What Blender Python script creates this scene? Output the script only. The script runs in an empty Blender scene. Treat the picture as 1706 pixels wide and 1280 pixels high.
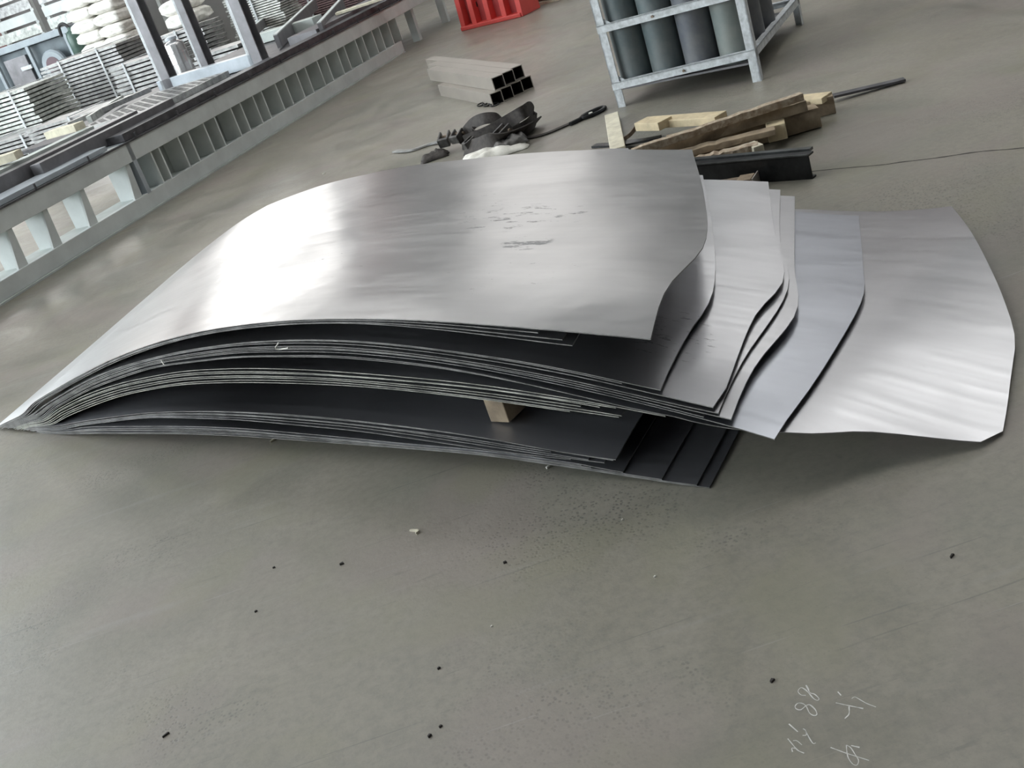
import bpy, bmesh, math, random
import numpy as np
from mathutils import Vector, Matrix, noise
from math import sin, cos, radians, pi, degrees, atan2, hypot

random.seed(7)
rnd = random.Random(11)
SC = bpy.context.scene
COL = SC.collection

# ------------------------------------------------------------------ camera
FPX, PITCH, ROLL, CH = 1834.0, radians(23.7), radians(19.05), 1.5
F_ = np.array([0, cos(PITCH), -sin(PITCH)])
R0 = np.array([1.0, 0, 0]); U0 = np.array([0, sin(PITCH), cos(PITCH)])
CX = cos(ROLL) * R0 - sin(ROLL) * U0
CY = sin(ROLL) * R0 + cos(ROLL) * U0
cam = bpy.data.cameras.new('camera')
camo = bpy.data.objects.new('camera', cam); COL.objects.link(camo)
cam.sensor_fit = 'HORIZONTAL'; cam.sensor_width = 36.0; cam.lens = FPX / 1706 * 36
cam.clip_start = 0.05; cam.clip_end = 200
M = Matrix.Identity(4)
for i in range(3):
    M[i][0] = CX[i]; M[i][1] = CY[i]; M[i][2] = -F_[i]
M[2][3] = CH
camo.matrix_world = M
SC.camera = camo

# ------------------------------------------------------------------ world, exposure
SC.view_settings.view_transform = 'Standard'
SC.view_settings.look = 'None'
SC.view_settings.gamma = 1.0
SC.view_settings.use_curve_mapping = False
SC.view_settings.exposure = 0.0
W = bpy.data.worlds.new('world'); SC.world = W; W.use_nodes = True
W.node_tree.nodes['Background'].inputs[0].default_value = (0.75, 0.85, 1.0, 1)
W.node_tree.nodes['Background'].inputs[1].default_value = 1.0
SKY_ROOF = 5.4      # daylight through the roof lights
SKY_BACK = 7.0      # daylight through the gable windows
SKY_LEFT = 12.0      # daylight through the windows of the left wall


# ------------------------------------------------------------------ helpers
def ray(px, py):
    return (px - 853) / FPX * CX - (py - 640) / FPX * CY + F_

def G(px, py, z=0.0):
    """world point at height z on the sight line measured in the photograph"""
    d = ray(px, py); t = (z - CH) / d[2]
    return np.array([0, 0, CH]) + d * t

def tag(o, label=None, cat=None, group=None, kind=None):
    if label: o['label'] = label
    if cat: o['category'] = cat
    if group: o['group'] = group
    if kind: o['kind'] = kind
    return o

def empty(name, loc, label, cat, group=None):
    o = bpy.data.objects.new(name, None); COL.objects.link(o)
    o.location = Vector(loc); o.empty_display_size = .1
    return tag(o, label, cat, group)

class MB:
    def __init__(s): s.v = []; s.f = []; s.m = []
    def add(s, V, Fs, mi=0):
        b = len(s.v); s.v += [tuple(map(float, p)) for p in V]
        for f in Fs: s.f.append(tuple(b + i for i in f)); s.m.append(mi)
        return s
    def obox(s, p, ex, ey, ez, mi=0):
        p, ex, ey, ez = [np.array(q, float) for q in (p, ex, ey, ez)]
        if np.cross(ex, ey) @ ez < 0: ex, ey = ey, ex
        V = [p, p+ex, p+ex+ey, p+ey]; V += [q+ez for q in V]
        return s.add(V, [(3,2,1,0),(4,5,6,7),(0,1,5,4),(1,2,6,5),(2,3,7,6),(3,0,4,7)], mi)
    def bar(s, a, b, w, h, up=(0,0,1), mi=0):
        """box from a to b (centre line), w across, h along up"""
        a, b, up = [np.array(q, float) for q in (a, b, up)]
        d = b-a; x = np.cross(d, up); x /= np.linalg.norm(x); u = np.cross(x, d); u /= np.linalg.norm(u)
        return s.obox(a - x*w/2 - u*h/2, d, x*w, u*h, mi)
    def tube(s, pts, r, n=10, caps=True, mi=0):
        pts = [np.array(p, float) for p in pts]; rs = r if hasattr(r, '__len__') else [r]*len(pts)
        V = []; prev = None
        for i, p in enumerate(pts):
            d = pts[min(i+1, len(pts)-1)] - pts[max(i-1, 0)]; d /= np.linalg.norm(d)
            if prev is None:
                a = np.array([0,0,1.]) if abs(d[2]) < .9 else np.array([1.,0,0])
            else: a = prev
            x = a - d*(a@d); x /= np.linalg.norm(x); y = np.cross(d, x); prev = x
            for k in range(n):
                t = 2*pi*k/n; V.append(p + rs[i]*(cos(t)*x + sin(t)*y))
        Fs = []
        for i in range(len(pts)-1):
            for k in range(n):
                k2 = (k+1) % n; Fs.append((i*n+k, i*n+k2, (i+1)*n+k2, (i+1)*n+k))
        if caps: Fs += [tuple(range(n-1, -1, -1)), tuple((len(pts)-1)*n+k for k in range(n))]
        return s.add(V, Fs, mi)
    def lathe(s, c, prof, n=28, ax=(0,0,1), mi=0):
        c = np.array(c, float); ax = np.array(ax, float); ax /= np.linalg.norm(ax)
        a = np.array([1.,0,0]) if abs(ax[0]) < .9 else np.array([0,1.,0])
        x = a - ax*(a@ax); x /= np.linalg.norm(x); y = np.cross(ax, x)
        V = []
        for r, z in prof:
            for k in range(n):
                t = 2*pi*k/n; V.append(c + ax*z + r*(cos(t)*x + sin(t)*y))
        Fs = []
        for i in range(len(prof)-1):
            for k in range(n):
                k2 = (k+1) % n; Fs.append((i*n+k, i*n+k2, (i+1)*n+k2, (i+1)*n+k))
        Fs += [tuple(range(n-1, -1, -1)), tuple((len(prof)-1)*n+k for k in range(n))]
        return s.add(V, Fs, mi)
    def strip(s, pts, side, w, t, mi=0):
        """a flat strap following pts; side = direction(s) of its width, t = thickness"""
        pts = [np.array(p, float) for p in pts]; N = len(pts); V = []
        for i, p in enumerate(pts):
            d = pts[min(i+1, N-1)] - pts[max(i-1, 0)]; d /= np.linalg.norm(d)
            sd = np.array(side[i] if isinstance(side, list) else side, float); sd = sd - d*(sd@d); sd /= np.linalg.norm(sd)
            nn = np.cross(d, sd)
            for a, b in ((-1,-1),(1,-1),(1,1),(-1,1)): V.append(p + sd*w/2*a + nn*t/2*b)
        Fs = [(3,2,1,0), tuple(4*(N-1)+k for k in range(4))]
        for i in range(N-1):
            for k in range(4):
                k2 = (k+1) % 4; Fs.append((4*i+k, 4*i+k2, 4*i+4+k2, 4*i+4+k))
        return s.add(V, Fs, mi)
    def build(s, name, mats, parent=None, loc=None, smooth=False, bevel=0, fix=True):
        me = bpy.data.meshes.new(name)
        base = np.array(loc if loc is not None else (parent_loc(parent) if parent else (0, 0, 0)), float)
        me.from_pydata([tuple(np.array(p) - base) for p in s.v], [], s.f)
        if not isinstance(mats, (list, tuple)): mats = [mats]
        for m in mats: me.materials.append(m)
        for p, mi in zip(me.polygons, s.m): p.material_index = mi
        if fix:
            bm = bmesh.new(); bm.from_mesh(me); bmesh.ops.recalc_face_normals(bm, faces=bm.faces); bm.to_mesh(me); bm.free()
        if smooth:
            me.polygons.foreach_set('use_smooth', [True]*len(me.polygons))
            try: me.set_sharp_from_angle(angle=radians(40))
            except Exception: pass
        me.update()
        o = bpy.data.objects.new(name, me); COL.objects.link(o)
        if parent: o.parent = parent
        else: o.location = Vector(base)
        if bevel:
            b = o.modifiers.new('bevel', 'BEVEL'); b.width = bevel; b.segments = 2; b.limit_method = 'ANGLE'
        return o

def parent_loc(p):
    l = np.array(p.location, float)
    if p.parent: l = l + parent_loc(p.parent)
    return l

def crom(P, n=8):
    P = [np.array(p, float) for p in P]; Q = [2*P[0]-P[1]] + P + [2*P[-1]-P[-2]]; out = []
    for i in range(1, len(Q)-2):
        for k in range(n):
            t = k/n; a, b, c, d = Q[i-1], Q[i], Q[i+1], Q[i+2]
            out.append(.5*((2*b)+(-a+c)*t+(2*a-5*b+4*c-d)*t*t+(-a+3*b-3*c+d)*t**3))
    out.append(P[-1]); return out


# ------------------------------------------------------------------ materials
def mat(name, col, rough=.6, metal=0.0, var=.15, scale=8, bump=0.0, bscale=60, col2=None, stretch=(1,1,1), spec=.5):
    m = bpy.data.materials.new(name); m.use_nodes = True; nt = m.node_tree; N = nt.nodes; L = nt.links
    b = N['Principled BSDF']; b.inputs['Roughness'].default_value = rough; b.inputs['Metallic'].default_value = metal
    b.inputs['Specular IOR Level'].default_value = spec
    tc = N.new('ShaderNodeTexCoord'); mp = N.new('ShaderNodeMapping'); mp.inputs['Scale'].default_value = stretch
    L.new(tc.outputs['Object'], mp.inputs[0])
    n = N.new('ShaderNodeTexNoise'); n.inputs['Scale'].default_value = scale; n.inputs['Detail'].default_value = 5; n.inputs['Roughness'].default_value = .6
    L.new(mp.outputs[0], n.inputs['Vector'])
    cr = N.new('ShaderNodeValToRGB'); L.new(n.outputs['Fac'], cr.inputs[0])
    c2 = col2 or tuple(c*(1-var*1.6) for c in col)
    cr.color_ramp.elements[0].position = .33; cr.color_ramp.elements[0].color = (*c2, 1)
    cr.color_ramp.elements[1].position = .66; cr.color_ramp.elements[1].color = (*(min(1, c*(1+(var if not col2 else 0))) for c in col), 1)
    L.new(cr.outputs[0], b.inputs['Base Color'])
    if bump:
        n2 = N.new('ShaderNodeTexNoise'); n2.inputs['Scale'].default_value = bscale; n2.inputs['Detail'].default_value = 3
        L.new(mp.outputs[0], n2.inputs['Vector'])
        bp = N.new('ShaderNodeBump'); bp.inputs['Strength'].default_value = bump; bp.inputs['Distance'].default_value = .004
        L.new(n2.outputs['Fac'], bp.inputs['Height']); L.new(bp.outputs[0], b.inputs['Normal'])
    return m

def emis(name, col, s):
    m = bpy.data.materials.new(name); m.use_nodes = True; nt = m.node_tree; N = nt.nodes
    e = N.new('ShaderNodeEmission'); e.inputs[0].default_value = (*col, 1); e.inputs[1].default_value = s
    nt.links.new(e.outputs[0], N['Material Output'].inputs[0]); N.remove(N['Principled BSDF']); return m

def math_node(nt, op, a, b=None, clamp=False):
    n = nt.nodes.new('ShaderNodeMath'); n.operation = op; n.use_clamp = clamp
    for i, x in enumerate((a, b)):
        if x is None: continue
        if isinstance(x, (int, float)): n.inputs[i].default_value = x
        else: nt.links.new(x, n.inputs[i])
    return n.outputs[0]

def mixc(nt, fac, a, b, mode='MIX'):
    n = nt.nodes.new('ShaderNodeMix'); n.data_type = 'RGBA'; n.blend_type = mode
    if isinstance(fac, (int, float)): n.inputs[0].default_value = fac
    else: nt.links.new(fac, n.inputs[0])
    for i, x in ((6, a), (7, b)):
        if isinstance(x, tuple): n.inputs[i].default_value = (*x, 1)
        else: nt.links.new(x, n.inputs[i])
    return n.outputs[2]

def noise_n(nt, vec, scale, detail=4, rough=.55, lo=None, hi=None, dist=0):
    n = nt.nodes.new('ShaderNodeTexNoise'); n.inputs['Scale'].default_value = scale
    n.inputs['Detail'].default_value = detail; n.inputs['Roughness'].default_value = rough; n.inputs['Distortion'].default_value = dist
    nt.links.new(vec, n.inputs['Vector']); o = n.outputs['Fac']
    if lo is not None:
        r = nt.nodes.new('ShaderNodeMapRange'); r.interpolation_type = 'SMOOTHSTEP'
        r.inputs[1].default_value = lo; r.inputs[2].default_value = hi; nt.links.new(o, r.inputs[0]); o = r.outputs[0]
    return o

def mapping(nt, vec, scale=(1,1,1), rot=(0,0,0), loc=(0,0,0)):
    m = nt.nodes.new('ShaderNodeMapping'); m.inputs['Scale'].default_value = scale; m.inputs['Rotation'].default_value = rot; m.inputs['Location'].default_value = loc
    nt.links.new(vec, m.inputs[0]); return m.outputs[0]

def floor_material():
    m = bpy.data.materials.new('worn_concrete'); m.use_nodes = True; nt = m.node_tree; b = nt.nodes['Principled BSDF']
    tc = nt.nodes.new('ShaderNodeTexCoord').outputs['Object']
    big = noise_n(nt, tc, .55, 5, .6, .3, .72, .6)
    mid = noise_n(nt, tc, 2.6, 6, .65, .32, .72, .8)
    fine = noise_n(nt, tc, 34, 6, .7, .3, .75)
    c = mixc(nt, big, (.168, .163, .134), (.264, .242, .195))
    c = mixc(nt, math_node(nt, 'MULTIPLY', mid, .6), c, (.29, .265, .225))
    green = noise_n(nt, mapping(nt, tc, loc=(7, 3, 0)), 1.3, 4, .6, .5, .75)
    c = mixc(nt, math_node(nt, 'MULTIPLY', green, .45), c, (.17, .18, .145))
    c = mixc(nt, math_node(nt, 'MULTIPLY', fine, .42), c, (.12, .116, .105))
    # worn aggregate speckle in patches
    vor = nt.nodes.new('ShaderNodeTexVoronoi'); vor.inputs['Scale'].default_value = 82; nt.links.new(tc, vor.inputs['Vector'])
    sp = nt.nodes.new('ShaderNodeMapRange'); sp.inputs[1].default_value = .16; sp.inputs[2].default_value = .40
    sp.inputs[3].default_value = 1; sp.inputs[4].default_value = 0; nt.links.new(vor.outputs['Distance'], sp.inputs[0])
    patch = noise_n(nt, mapping(nt, tc, loc=(1.3, .4, 0)), 1.1, 5, .6, .5, .66)
    spm = math_node(nt, 'MULTIPLY', sp.outputs[0], patch)
    c = mixc(nt, math_node(nt, 'MULTIPLY', spm, .7), c, (.06, .06, .055))
    c = mixc(nt, math_node(nt, 'MULTIPLY', noise_n(nt, mapping(nt, tc, loc=(11, 5, 0)), 1.9, 3, .5, .48, .66), .5), c, (.235, .200, .182))
    c = mixc(nt, math_node(nt, 'MULTIPLY', noise_n(nt, mapping(nt, tc, loc=(2, 15, 0)), 2.4, 3, .5, .52, .68), .5), c, (.215, .205, .150))
    drk = noise_n(nt, mapping(nt, tc, (1, 34, 1), (0, 0, radians(-38))), 1.5, 4, .6, .66, .70)
    c = mixc(nt, math_node(nt, 'MULTIPLY', drk, .38), c, (.09, .09, .085))
    drk2 = noise_n(nt, mapping(nt, tc, (1, 7, 1), (0, 0, radians(-46))), 4.2, 6, .72, .60, .70)
    c = mixc(nt, math_node(nt, 'MULTIPLY', drk2, .30), c, (.11, .108, .10))
    grain = noise_n(nt, tc, 120, 4, .7, .55, .78)
    c = mixc(nt, math_node(nt, 'MULTIPLY', grain, .35), c, (.09, .09, .082))
    # long faint scuffs and dark spots
    scf = noise_n(nt, mapping(nt, tc, (1, 9, 1), (0, 0, radians(38))), 1.2, 5, .6, .58, .72)
    c = mixc(nt, math_node(nt, 'MULTIPLY', scf, .22), c, (.30, .29, .27))
    scr = noise_n(nt, mapping(nt, tc, (1, 60, 1), (0, 0, radians(-24))), 1.6, 3, .5, .68, .73)
    c = mixc(nt, math_node(nt, 'MULTIPLY', scr, .25), c, (.36, .35, .33))
    dk = noise_n(nt, mapping(nt, tc, loc=(3, 9, 0)), 5.5, 5, .7, .64, .78)
    c = mixc(nt, math_node(nt, 'MULTIPLY', dk, .5), c, (.10, .10, .095))
    nt.links.new(c, b.inputs['Base Color'])
    ro = nt.nodes.new('ShaderNodeMapRange'); nt.links.new(mid, ro.inputs[0]); ro.inputs[3].default_value = .34; ro.inputs[4].default_value = .52
    nt.links.new(ro.outputs[0], b.inputs['Roughness']); b.inputs['Specular IOR Level'].default_value = .5
    hgt = math_node(nt, 'SUBTRACT', math_node(nt, 'MULTIPLY', fine, .5), math_node(nt, 'MULTIPLY', spm, .8))
    bp = nt.nodes.new('ShaderNodeBump'); bp.inputs['Strength'].default_value = .28; bp.inputs['Distance'].default_value = .002
    nt.links.new(hgt, bp.inputs['Height']); nt.links.new(bp.outputs[0], b.inputs['Normal'])
    return m

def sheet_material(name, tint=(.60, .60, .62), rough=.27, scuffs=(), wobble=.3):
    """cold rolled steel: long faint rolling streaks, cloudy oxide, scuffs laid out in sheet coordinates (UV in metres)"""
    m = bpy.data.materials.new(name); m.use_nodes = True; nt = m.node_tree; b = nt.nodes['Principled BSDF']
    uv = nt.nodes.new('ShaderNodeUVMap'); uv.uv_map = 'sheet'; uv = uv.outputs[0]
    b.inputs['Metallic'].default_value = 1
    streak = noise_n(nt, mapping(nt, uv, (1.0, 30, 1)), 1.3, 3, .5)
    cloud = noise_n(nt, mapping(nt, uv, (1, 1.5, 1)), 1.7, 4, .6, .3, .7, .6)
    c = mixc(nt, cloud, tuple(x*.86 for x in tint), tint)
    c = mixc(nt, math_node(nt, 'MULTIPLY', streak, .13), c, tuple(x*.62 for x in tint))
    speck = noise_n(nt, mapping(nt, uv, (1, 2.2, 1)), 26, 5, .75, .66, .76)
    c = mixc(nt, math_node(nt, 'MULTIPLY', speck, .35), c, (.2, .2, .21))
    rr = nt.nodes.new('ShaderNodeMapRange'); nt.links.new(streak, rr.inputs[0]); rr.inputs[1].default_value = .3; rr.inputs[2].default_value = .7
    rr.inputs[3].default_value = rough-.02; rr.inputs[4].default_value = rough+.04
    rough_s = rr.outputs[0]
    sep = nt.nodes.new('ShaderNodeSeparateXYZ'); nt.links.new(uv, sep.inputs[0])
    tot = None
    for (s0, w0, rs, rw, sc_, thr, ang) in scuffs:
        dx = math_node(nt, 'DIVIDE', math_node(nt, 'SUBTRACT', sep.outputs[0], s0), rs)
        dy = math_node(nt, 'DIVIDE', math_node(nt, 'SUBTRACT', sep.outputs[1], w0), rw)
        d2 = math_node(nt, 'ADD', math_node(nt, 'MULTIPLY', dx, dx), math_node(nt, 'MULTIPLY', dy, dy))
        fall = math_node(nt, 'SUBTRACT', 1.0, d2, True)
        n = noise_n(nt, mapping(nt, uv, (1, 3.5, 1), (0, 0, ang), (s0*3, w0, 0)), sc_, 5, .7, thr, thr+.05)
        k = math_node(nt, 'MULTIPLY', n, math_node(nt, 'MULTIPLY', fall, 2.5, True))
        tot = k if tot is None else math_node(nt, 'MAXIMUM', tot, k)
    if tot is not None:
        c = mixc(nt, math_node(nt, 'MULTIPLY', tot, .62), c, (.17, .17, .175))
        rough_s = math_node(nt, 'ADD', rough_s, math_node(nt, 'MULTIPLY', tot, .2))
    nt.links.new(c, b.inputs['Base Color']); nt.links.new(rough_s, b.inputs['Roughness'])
    b.inputs['Anisotropic'].default_value = .35
    wob = noise_n(nt, mapping(nt, uv, (1, 1.3, 1)), 2.3, 3, .5)
    h = math_node(nt, 'ADD', math_node(nt, 'MULTIPLY', wob, 1.0), math_node(nt, 'MULTIPLY', streak, .0016))
    bp = nt.nodes.new('ShaderNodeBump'); bp.inputs['Strength'].default_value = wobble; bp.inputs['Distance'].default_value = .012
    nt.links.new(h, bp.inputs['Height']); nt.links.new(bp.outputs[0], b.inputs['Normal'])
    return m

M_floor = floor_material()
M_sheet_top = sheet_material('top_sheet_steel', (.64, .635, .635), .30, wobble=.6,
    scuffs=[(.86, .74, .28, .13, 9, .56, .5), (.70, .52, .10, .07, 5, .50, .9), (1.02, .80, .2, .09, 12, .60, .4),
            (1.55, .42, .30, .16, 13, .63, .3), (.62, .28, .25, .2, 16, .64, .9), (1.15, .95, .25, .1, 12, .62, .5)])
M_sheet = sheet_material('sheet_steel', (.58, .58, .60), .305, scuffs=[(.1, .25, .12, .14, 14, .57, .3), (-.4, .5, .4, .3, 9, .66, .3)])
M_sheet_blue = sheet_material('blued_sheet_steel', (.53, .55, .60), .315)
M_sheet_shade = sheet_material('shaded_sheet_steel', (.34, .34, .36), .42)  # sheet steel darkened to paint in the shade under the stack
M_edge = mat('cut_steel_edge', (.24, .235, .23), .5, .6, .3, 14)
M_edge_pale = mat('pale_cut_edge', (.40, .40, .36), .5, .5, .3, 14)
M_bed = mat('pale_grey_paint', (.58, .61, .60), .5, 0, .08, 3, .1, 30)
M_fin = mat('lit_grey_paint', (.66, .69, .67), .5, 0, .08, 3, .1, 30)  # bed paint lightened to stand in for light reaching the fins
M_bedside = mat('grey_green_paint', (.46, .50, .48), .5, 0, .12, 4, .1, 30)
M_dark = mat('dark_oily_steel', (.085, .083, .09), .5, .3, .3, 10, .2)
M_plate = mat('dull_plate_steel', (.20, .195, .205), .45, .4, .15, 5, .1)
M_plateblue = mat('pale_plate_steel', (.42, .46, .50), .4, .3, .1, 5)
M_white = mat('chipped_white_paint', (.62, .65, .67), .5, 0, .1, 30, .15, 80, col2=(.40, .42, .43))
M_cyl = mat('dusty_blue_green_paint', (.085, .115, .12), .5, .2, .3, 7, .1, 40, col2=(.15, .165, .165), spec=.5)
M_cyl2 = mat('dusty_slate_paint', (.095, .105, .125), .5, .2, .3, 7, .1, 40, col2=(.16, .165, .17))
M_cyl3 = mat('dusty_grey_green_paint', (.16, .19, .185), .5, .2, .3, 7, .1, 40, col2=(.22, .235, .22))
M_tube = mat('dusty_tube_steel', (.33, .30, .265), .45, .3, .05, 3, .1)
M_inner = mat('tube_inside_dark', (.035, .03, .028), .7, .2, .2, 10)  # near-black for tube insides, floor joint and pebbles
M_wood = mat('weathered_timber', (.40, .315, .215), .8, 0, .3, 9, .5, 50, col2=(.16, .12, .085), stretch=(1, 1, 1))
M_wood_pale = mat('fresh_pale_timber', (.60, .50, .33), .75, 0, .15, 12, .3, 50)
M_wood_cream = mat('cream_board', (.70, .66, .52), .75, 0, .1, 14, .2, 50, col2=(.5, .46, .36))
M_wood_split = mat('torn_timber_fibres', (.50, .42, .32), .8, 0, .3, 40, .6, 90, col2=(.25, .18, .12))
M_black = mat('black_mill_steel', (.022, .023, .024), .35, .5, .3, 12, .2)
M_blackedge = mat('worn_black_lip', (.10, .105, .105), .35, .6, .3, 12)
M_web = mat('oily_black_webbing', (.045, .038, .034), .75, 0, .3, 30, .4, 150)
M_webgrey = mat('greasy_grey_steel', (.13, .125, .12), .45, .5, .3, 20, .3)
M_rust = mat('rusty_steel', (.20, .155, .115), .7, .3, .3, 25, .3)
M_rag = mat('white_rag', (.72, .70, .64), .9, 0, .1, 20, .4, 60)
M_red = mat('red_plastic', (.62, .075, .065), .42, 0, .1, 3)
M_redshade = mat('red_plastic_shade', (.36, .05, .05), .5, 0, .1, 3)  # darker copy of the red, paints shade between the barrier ribs
M_chalk = mat('white_chalk', (.60, .59, .56), .9, 0, .1, 80)
M_wall = mat('grey_hall_cladding', (.24, .235, .23), .7, 0, .1, 1)
M_wallred = mat('red_oxide_column', (.26, .13, .12), .6, 0, .1, 1)
M_roof = mat('roof_sheeting', (.17, .18, .195), .7, 0, .1, 1)
M_bag = mat('white_woven_bag', (.80, .78, .73), .8, 0, .1, 14, .5, 30)
M_silver = mat('bright_aluminium', (.72, .72, .72), .25, .9, .1, 6)
M_slat = mat('galvanised_strip', (.36, .36, .355), .45, .5, .25, 12)
M_slatpale = mat('pale_galvanised_strip', (.52, .54, .51), .5, .3, .25, 12)
M_slatred = mat('brown_red_strip', (.21, .14, .14), .6, .2, .2, 12)
M_machine = mat('blue_grey_machine_paint', (.10, .125, .14), .5, 0, .15, 4)
M_machine2 = mat('pale_blue_machine_panel', (.28, .32, .35), .5, 0, .1, 4)
M_green = mat('green_cylinder_paint', (.06, .11, .09), .4, 0, .15, 6)
M_rubber = mat('black_rubber', (.03, .03, .032), .7, 0, .2, 10)
M_purple = mat('dull_purple_hub', (.12, .075, .09), .6, 0, .1, 6)
M_roofglass = emis('daylit_roof_light', (.985, .985, .965), SKY_ROOF)
M_backglass = emis('daylit_gable_window', (1.0, .98, .95), SKY_BACK)
M_glowpanel = emis('added_glow_panel', (1.0, .98, .96), 1.1)  # glow of the unseen panel added on the back wall
M_leftglass = emis('daylit_side_window', (.88, .96, 1.0), SKY_LEFT)

# ------------------------------------------------------------------ the hall
X0, X1, Y0, Y1, ZR = -13.0, 17.0, -9.0, 27.0, 9.0
def struct(name, mb, m, parent=None, **k):
    o = mb.build(name, m, parent, **k)
    if parent is None: o['kind'] = 'structure'
    return o
fl = MB().obox((X0, Y0, -.2), (X1-X0, 0, 0), (0, Y1-Y0, 0), (0, 0, .2))
struct('floor', fl, M_floor)
struct('wall_right', MB().obox((X1, Y0, 0), (.2, 0, 0), (0, Y1-Y0, 0), (0, 0, ZR)), M_wall)
struct('wall_front', MB().obox((X0, Y0-.2, 0), (X1-X0, 0, 0), (0, .2, 0), (0, 0, ZR)), M_wall)
struct('ceiling', MB().obox((X0, Y0, ZR), (X1-X0, 0, 0), (0, Y1-Y0, 0), (0, 0, .2)), M_roof)
struct('wall_back', MB().obox((X0, Y1, 0), (X1-X0, 0, 0), (0, .2, 0), (0, 0, ZR)), M_wall)
struct('wall_left', MB().obox((X0-.2, Y0, 0), (.2, 0, 0), (0, Y1-Y0, 0), (0, 0, ZR)), M_wall)
wn = [0]
def window(p, ex, ez, out, m, nx=3, nz=2):
    """framed window standing 4 cm proud of the wall: frame with mullions and one pane per light"""
    wn[0] += 1
    p, ex, ez, out = [np.array(q, float) for q in (p, ex, ez, out)]
    root = bpy.data.objects.new('window_%d' % wn[0], None); COL.objects.link(root); root.location = Vector(p); root['kind'] = 'structure'
    fr = MB(); lx = np.linalg.norm(ex); lz = np.linalg.norm(ez)
    for i in range(nx+1): fr.obox(p + ex*i/nx - ex/lx*.04, ex/lx*.08, out*.09, ez)
    for j in range(nz+1): fr.obox(p + ez*j/nz - ez/lz*.04, ex, out*.09, ez/lz*.08)
    fr.build('window_frame', M_plate, root)
    for i in range(nx):
        for j in range(nz):
            MB().obox(p + ex*i/nx + ez*j/nz + out*.01, ex/nx, out*.03, ez/nz).build('pane', m, root)
# gable windows at the far end, then an added glowing panel
window((-7.9, Y1, 3.2), (5.0, 0, 0), (0, 0, 2.9), (0, -1, 0), M_backglass, 4, 2)
window((-12.4, Y1, 4.2), (3.4, 0, 0), (0, 0, 1.9), (0, -1, 0), M_backglass, 3, 1)
window((.9, Y1, 7.8), (3.6, 0, 0), (0, 0, .95), (0, -1, 0), M_backglass, 3, 1)
window((.8, Y1, 4.0), (3.6, 0, 0), (0, 0, 2.8), (0, -1, 0), M_glowpanel, 3, 3)  # unseen glowing panel, added to brighten the reflection in the top sheet
# left wall windows
for y in (-3, 3.5, 10, 16.5):
    window((X0, y, 1.6), (0, 5.6, 0), (0, 0, 5.4), (1, 0, 0), M_leftglass, 4, 3)
# roof lights in rows across the roof
for x, y, w_, l_ in [(x, y, 3.8, 3.6) for y in (4.2,) for x in (-9, -3, 4, 11)] + [(-9, 10.5, 3.8, 3.2), (-3, 10.5, 3.8, 3.2), (10.4, 10.2, 4.2, 3.4),
                     (8.0, 14.1, 3.8, 1.7), (-9, 17.0, 3.8, 2.6), (-3, 17.0, 3.8, 2.6), (2.4, 16.9, 3.8, 2.6), (8.5, 17.4, 3.0, 4.0)]:
    window((x-w_/2, y, ZR), (w_, 0, 0), (0, l_, 0), (0, 0, -1), M_roofglass, 3, 3)
# red-oxide columns and roof trusses
tn = 0
for x in (-2.6, 5.4, 12.5, -9.0):
    tn += 1
    struct('trim_%d' % tn, MB().obox((x, Y1-.45, 0), (.9, 0, 0), (0, .35, 0), (0, 0, ZR)), M_wallred)
for y in (0.8, 8.0, 16.2, 23.2):
    tn += 1
    t = MB().obox((X0, y, ZR-.9), (X1-X0, 0, 0), (0, .16, 0), (0, 0, .16)).obox((X0, y, ZR-.25), (X1-X0, 0, 0), (0, .16, 0), (0, 0, .16))
    k = X0; up = True
    while k < X1-1.1:
        a = (k, y+.08, ZR-.8 if up else ZR-.2); b = (k+1.1, y+.08, ZR-.2 if up else ZR-.8)
        t.bar(a, b, .08, .08, (0, 1, 0)); k += 1.1; up = not up
    struct('trim_%d' % tn, t, M_plate)

# ------------------------------------------------------------------ the stack of bent sheets
tv = np.array([-.738, .675, 0]); nv = np.array([.675, .738, 0]); org = np.array([.35, 2.42, 0])
SG = np.linspace(-.75, 3.75, 181)
def prof(d, k=3):
    xs = sorted(d); y = np.interp(SG, xs, [d[x] for x in xs])
    for _ in range(3):
        yp = np.pad(y, k, mode='reflect', reflect_type='odd'); y = np.convolve(yp, np.ones(2*k+1)/(2*k+1), 'valid')
    return y
Atop = prof({-.75:.33,-.3:.395,0:.431,.14:.446,.319:.464,.513:.482,.679:.496,.86:.506,1.056:.512,1.27:.512,1.514:.5,1.75:.48,2.06:.434,2.38:.367,2.71:.279,3.09:.168,3.4:.07,3.56:.012,3.75:-.03})
Btop = prof({-.75:.30,.3:.415,.55:.43,1.0:.49,1.38:.505,2:.5,2.6:.47,3.0:.42,3.25:.37,3.5:.3,3.75:.2})
Abot = Atop - prof({-.75:.05,.24:.04,.52:.030,.96:.0145,1.5:.0135,3.75:.0135})
Abotb = Btop - .03
B1a = prof({-.75:.12,-.3:.225,-.12:.262,.013:.288,.177:.329,.355:.363,.549:.39,.76:.416,.99:.438,1.255:.447,1.55:.440,1.9:.408,2.3:.345,2.57:.286,2.9:.19,3.2:.098,3.45:.02,3.75:-.05})
B1b = prof({-.75:.0,0:.17,.3:.235,.6:.30,1:.37,1.5:.42,2:.43,2.6:.39,3:.31,3.3:.2,3.5:.1,3.75:0})
Fa = prof({-.75:-.02,-.66:.006,-.43:.084,-.27:.143,0:.213,.2:.257,.378:.295,.576:.333,.785:.362,1.12:.389,1.59:.389,2.12:.344,2.6:.245,2.9:.16,3.2:.07,3.4:.015,3.75:-.05})
Fb = prof({-.75:.0,-.17:.0,.15:.035,.3:.07,.6:.13,1:.2,1.5:.26,2:.28,2.6:.27,3:.2,3.3:.08,3.75:0})
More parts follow.
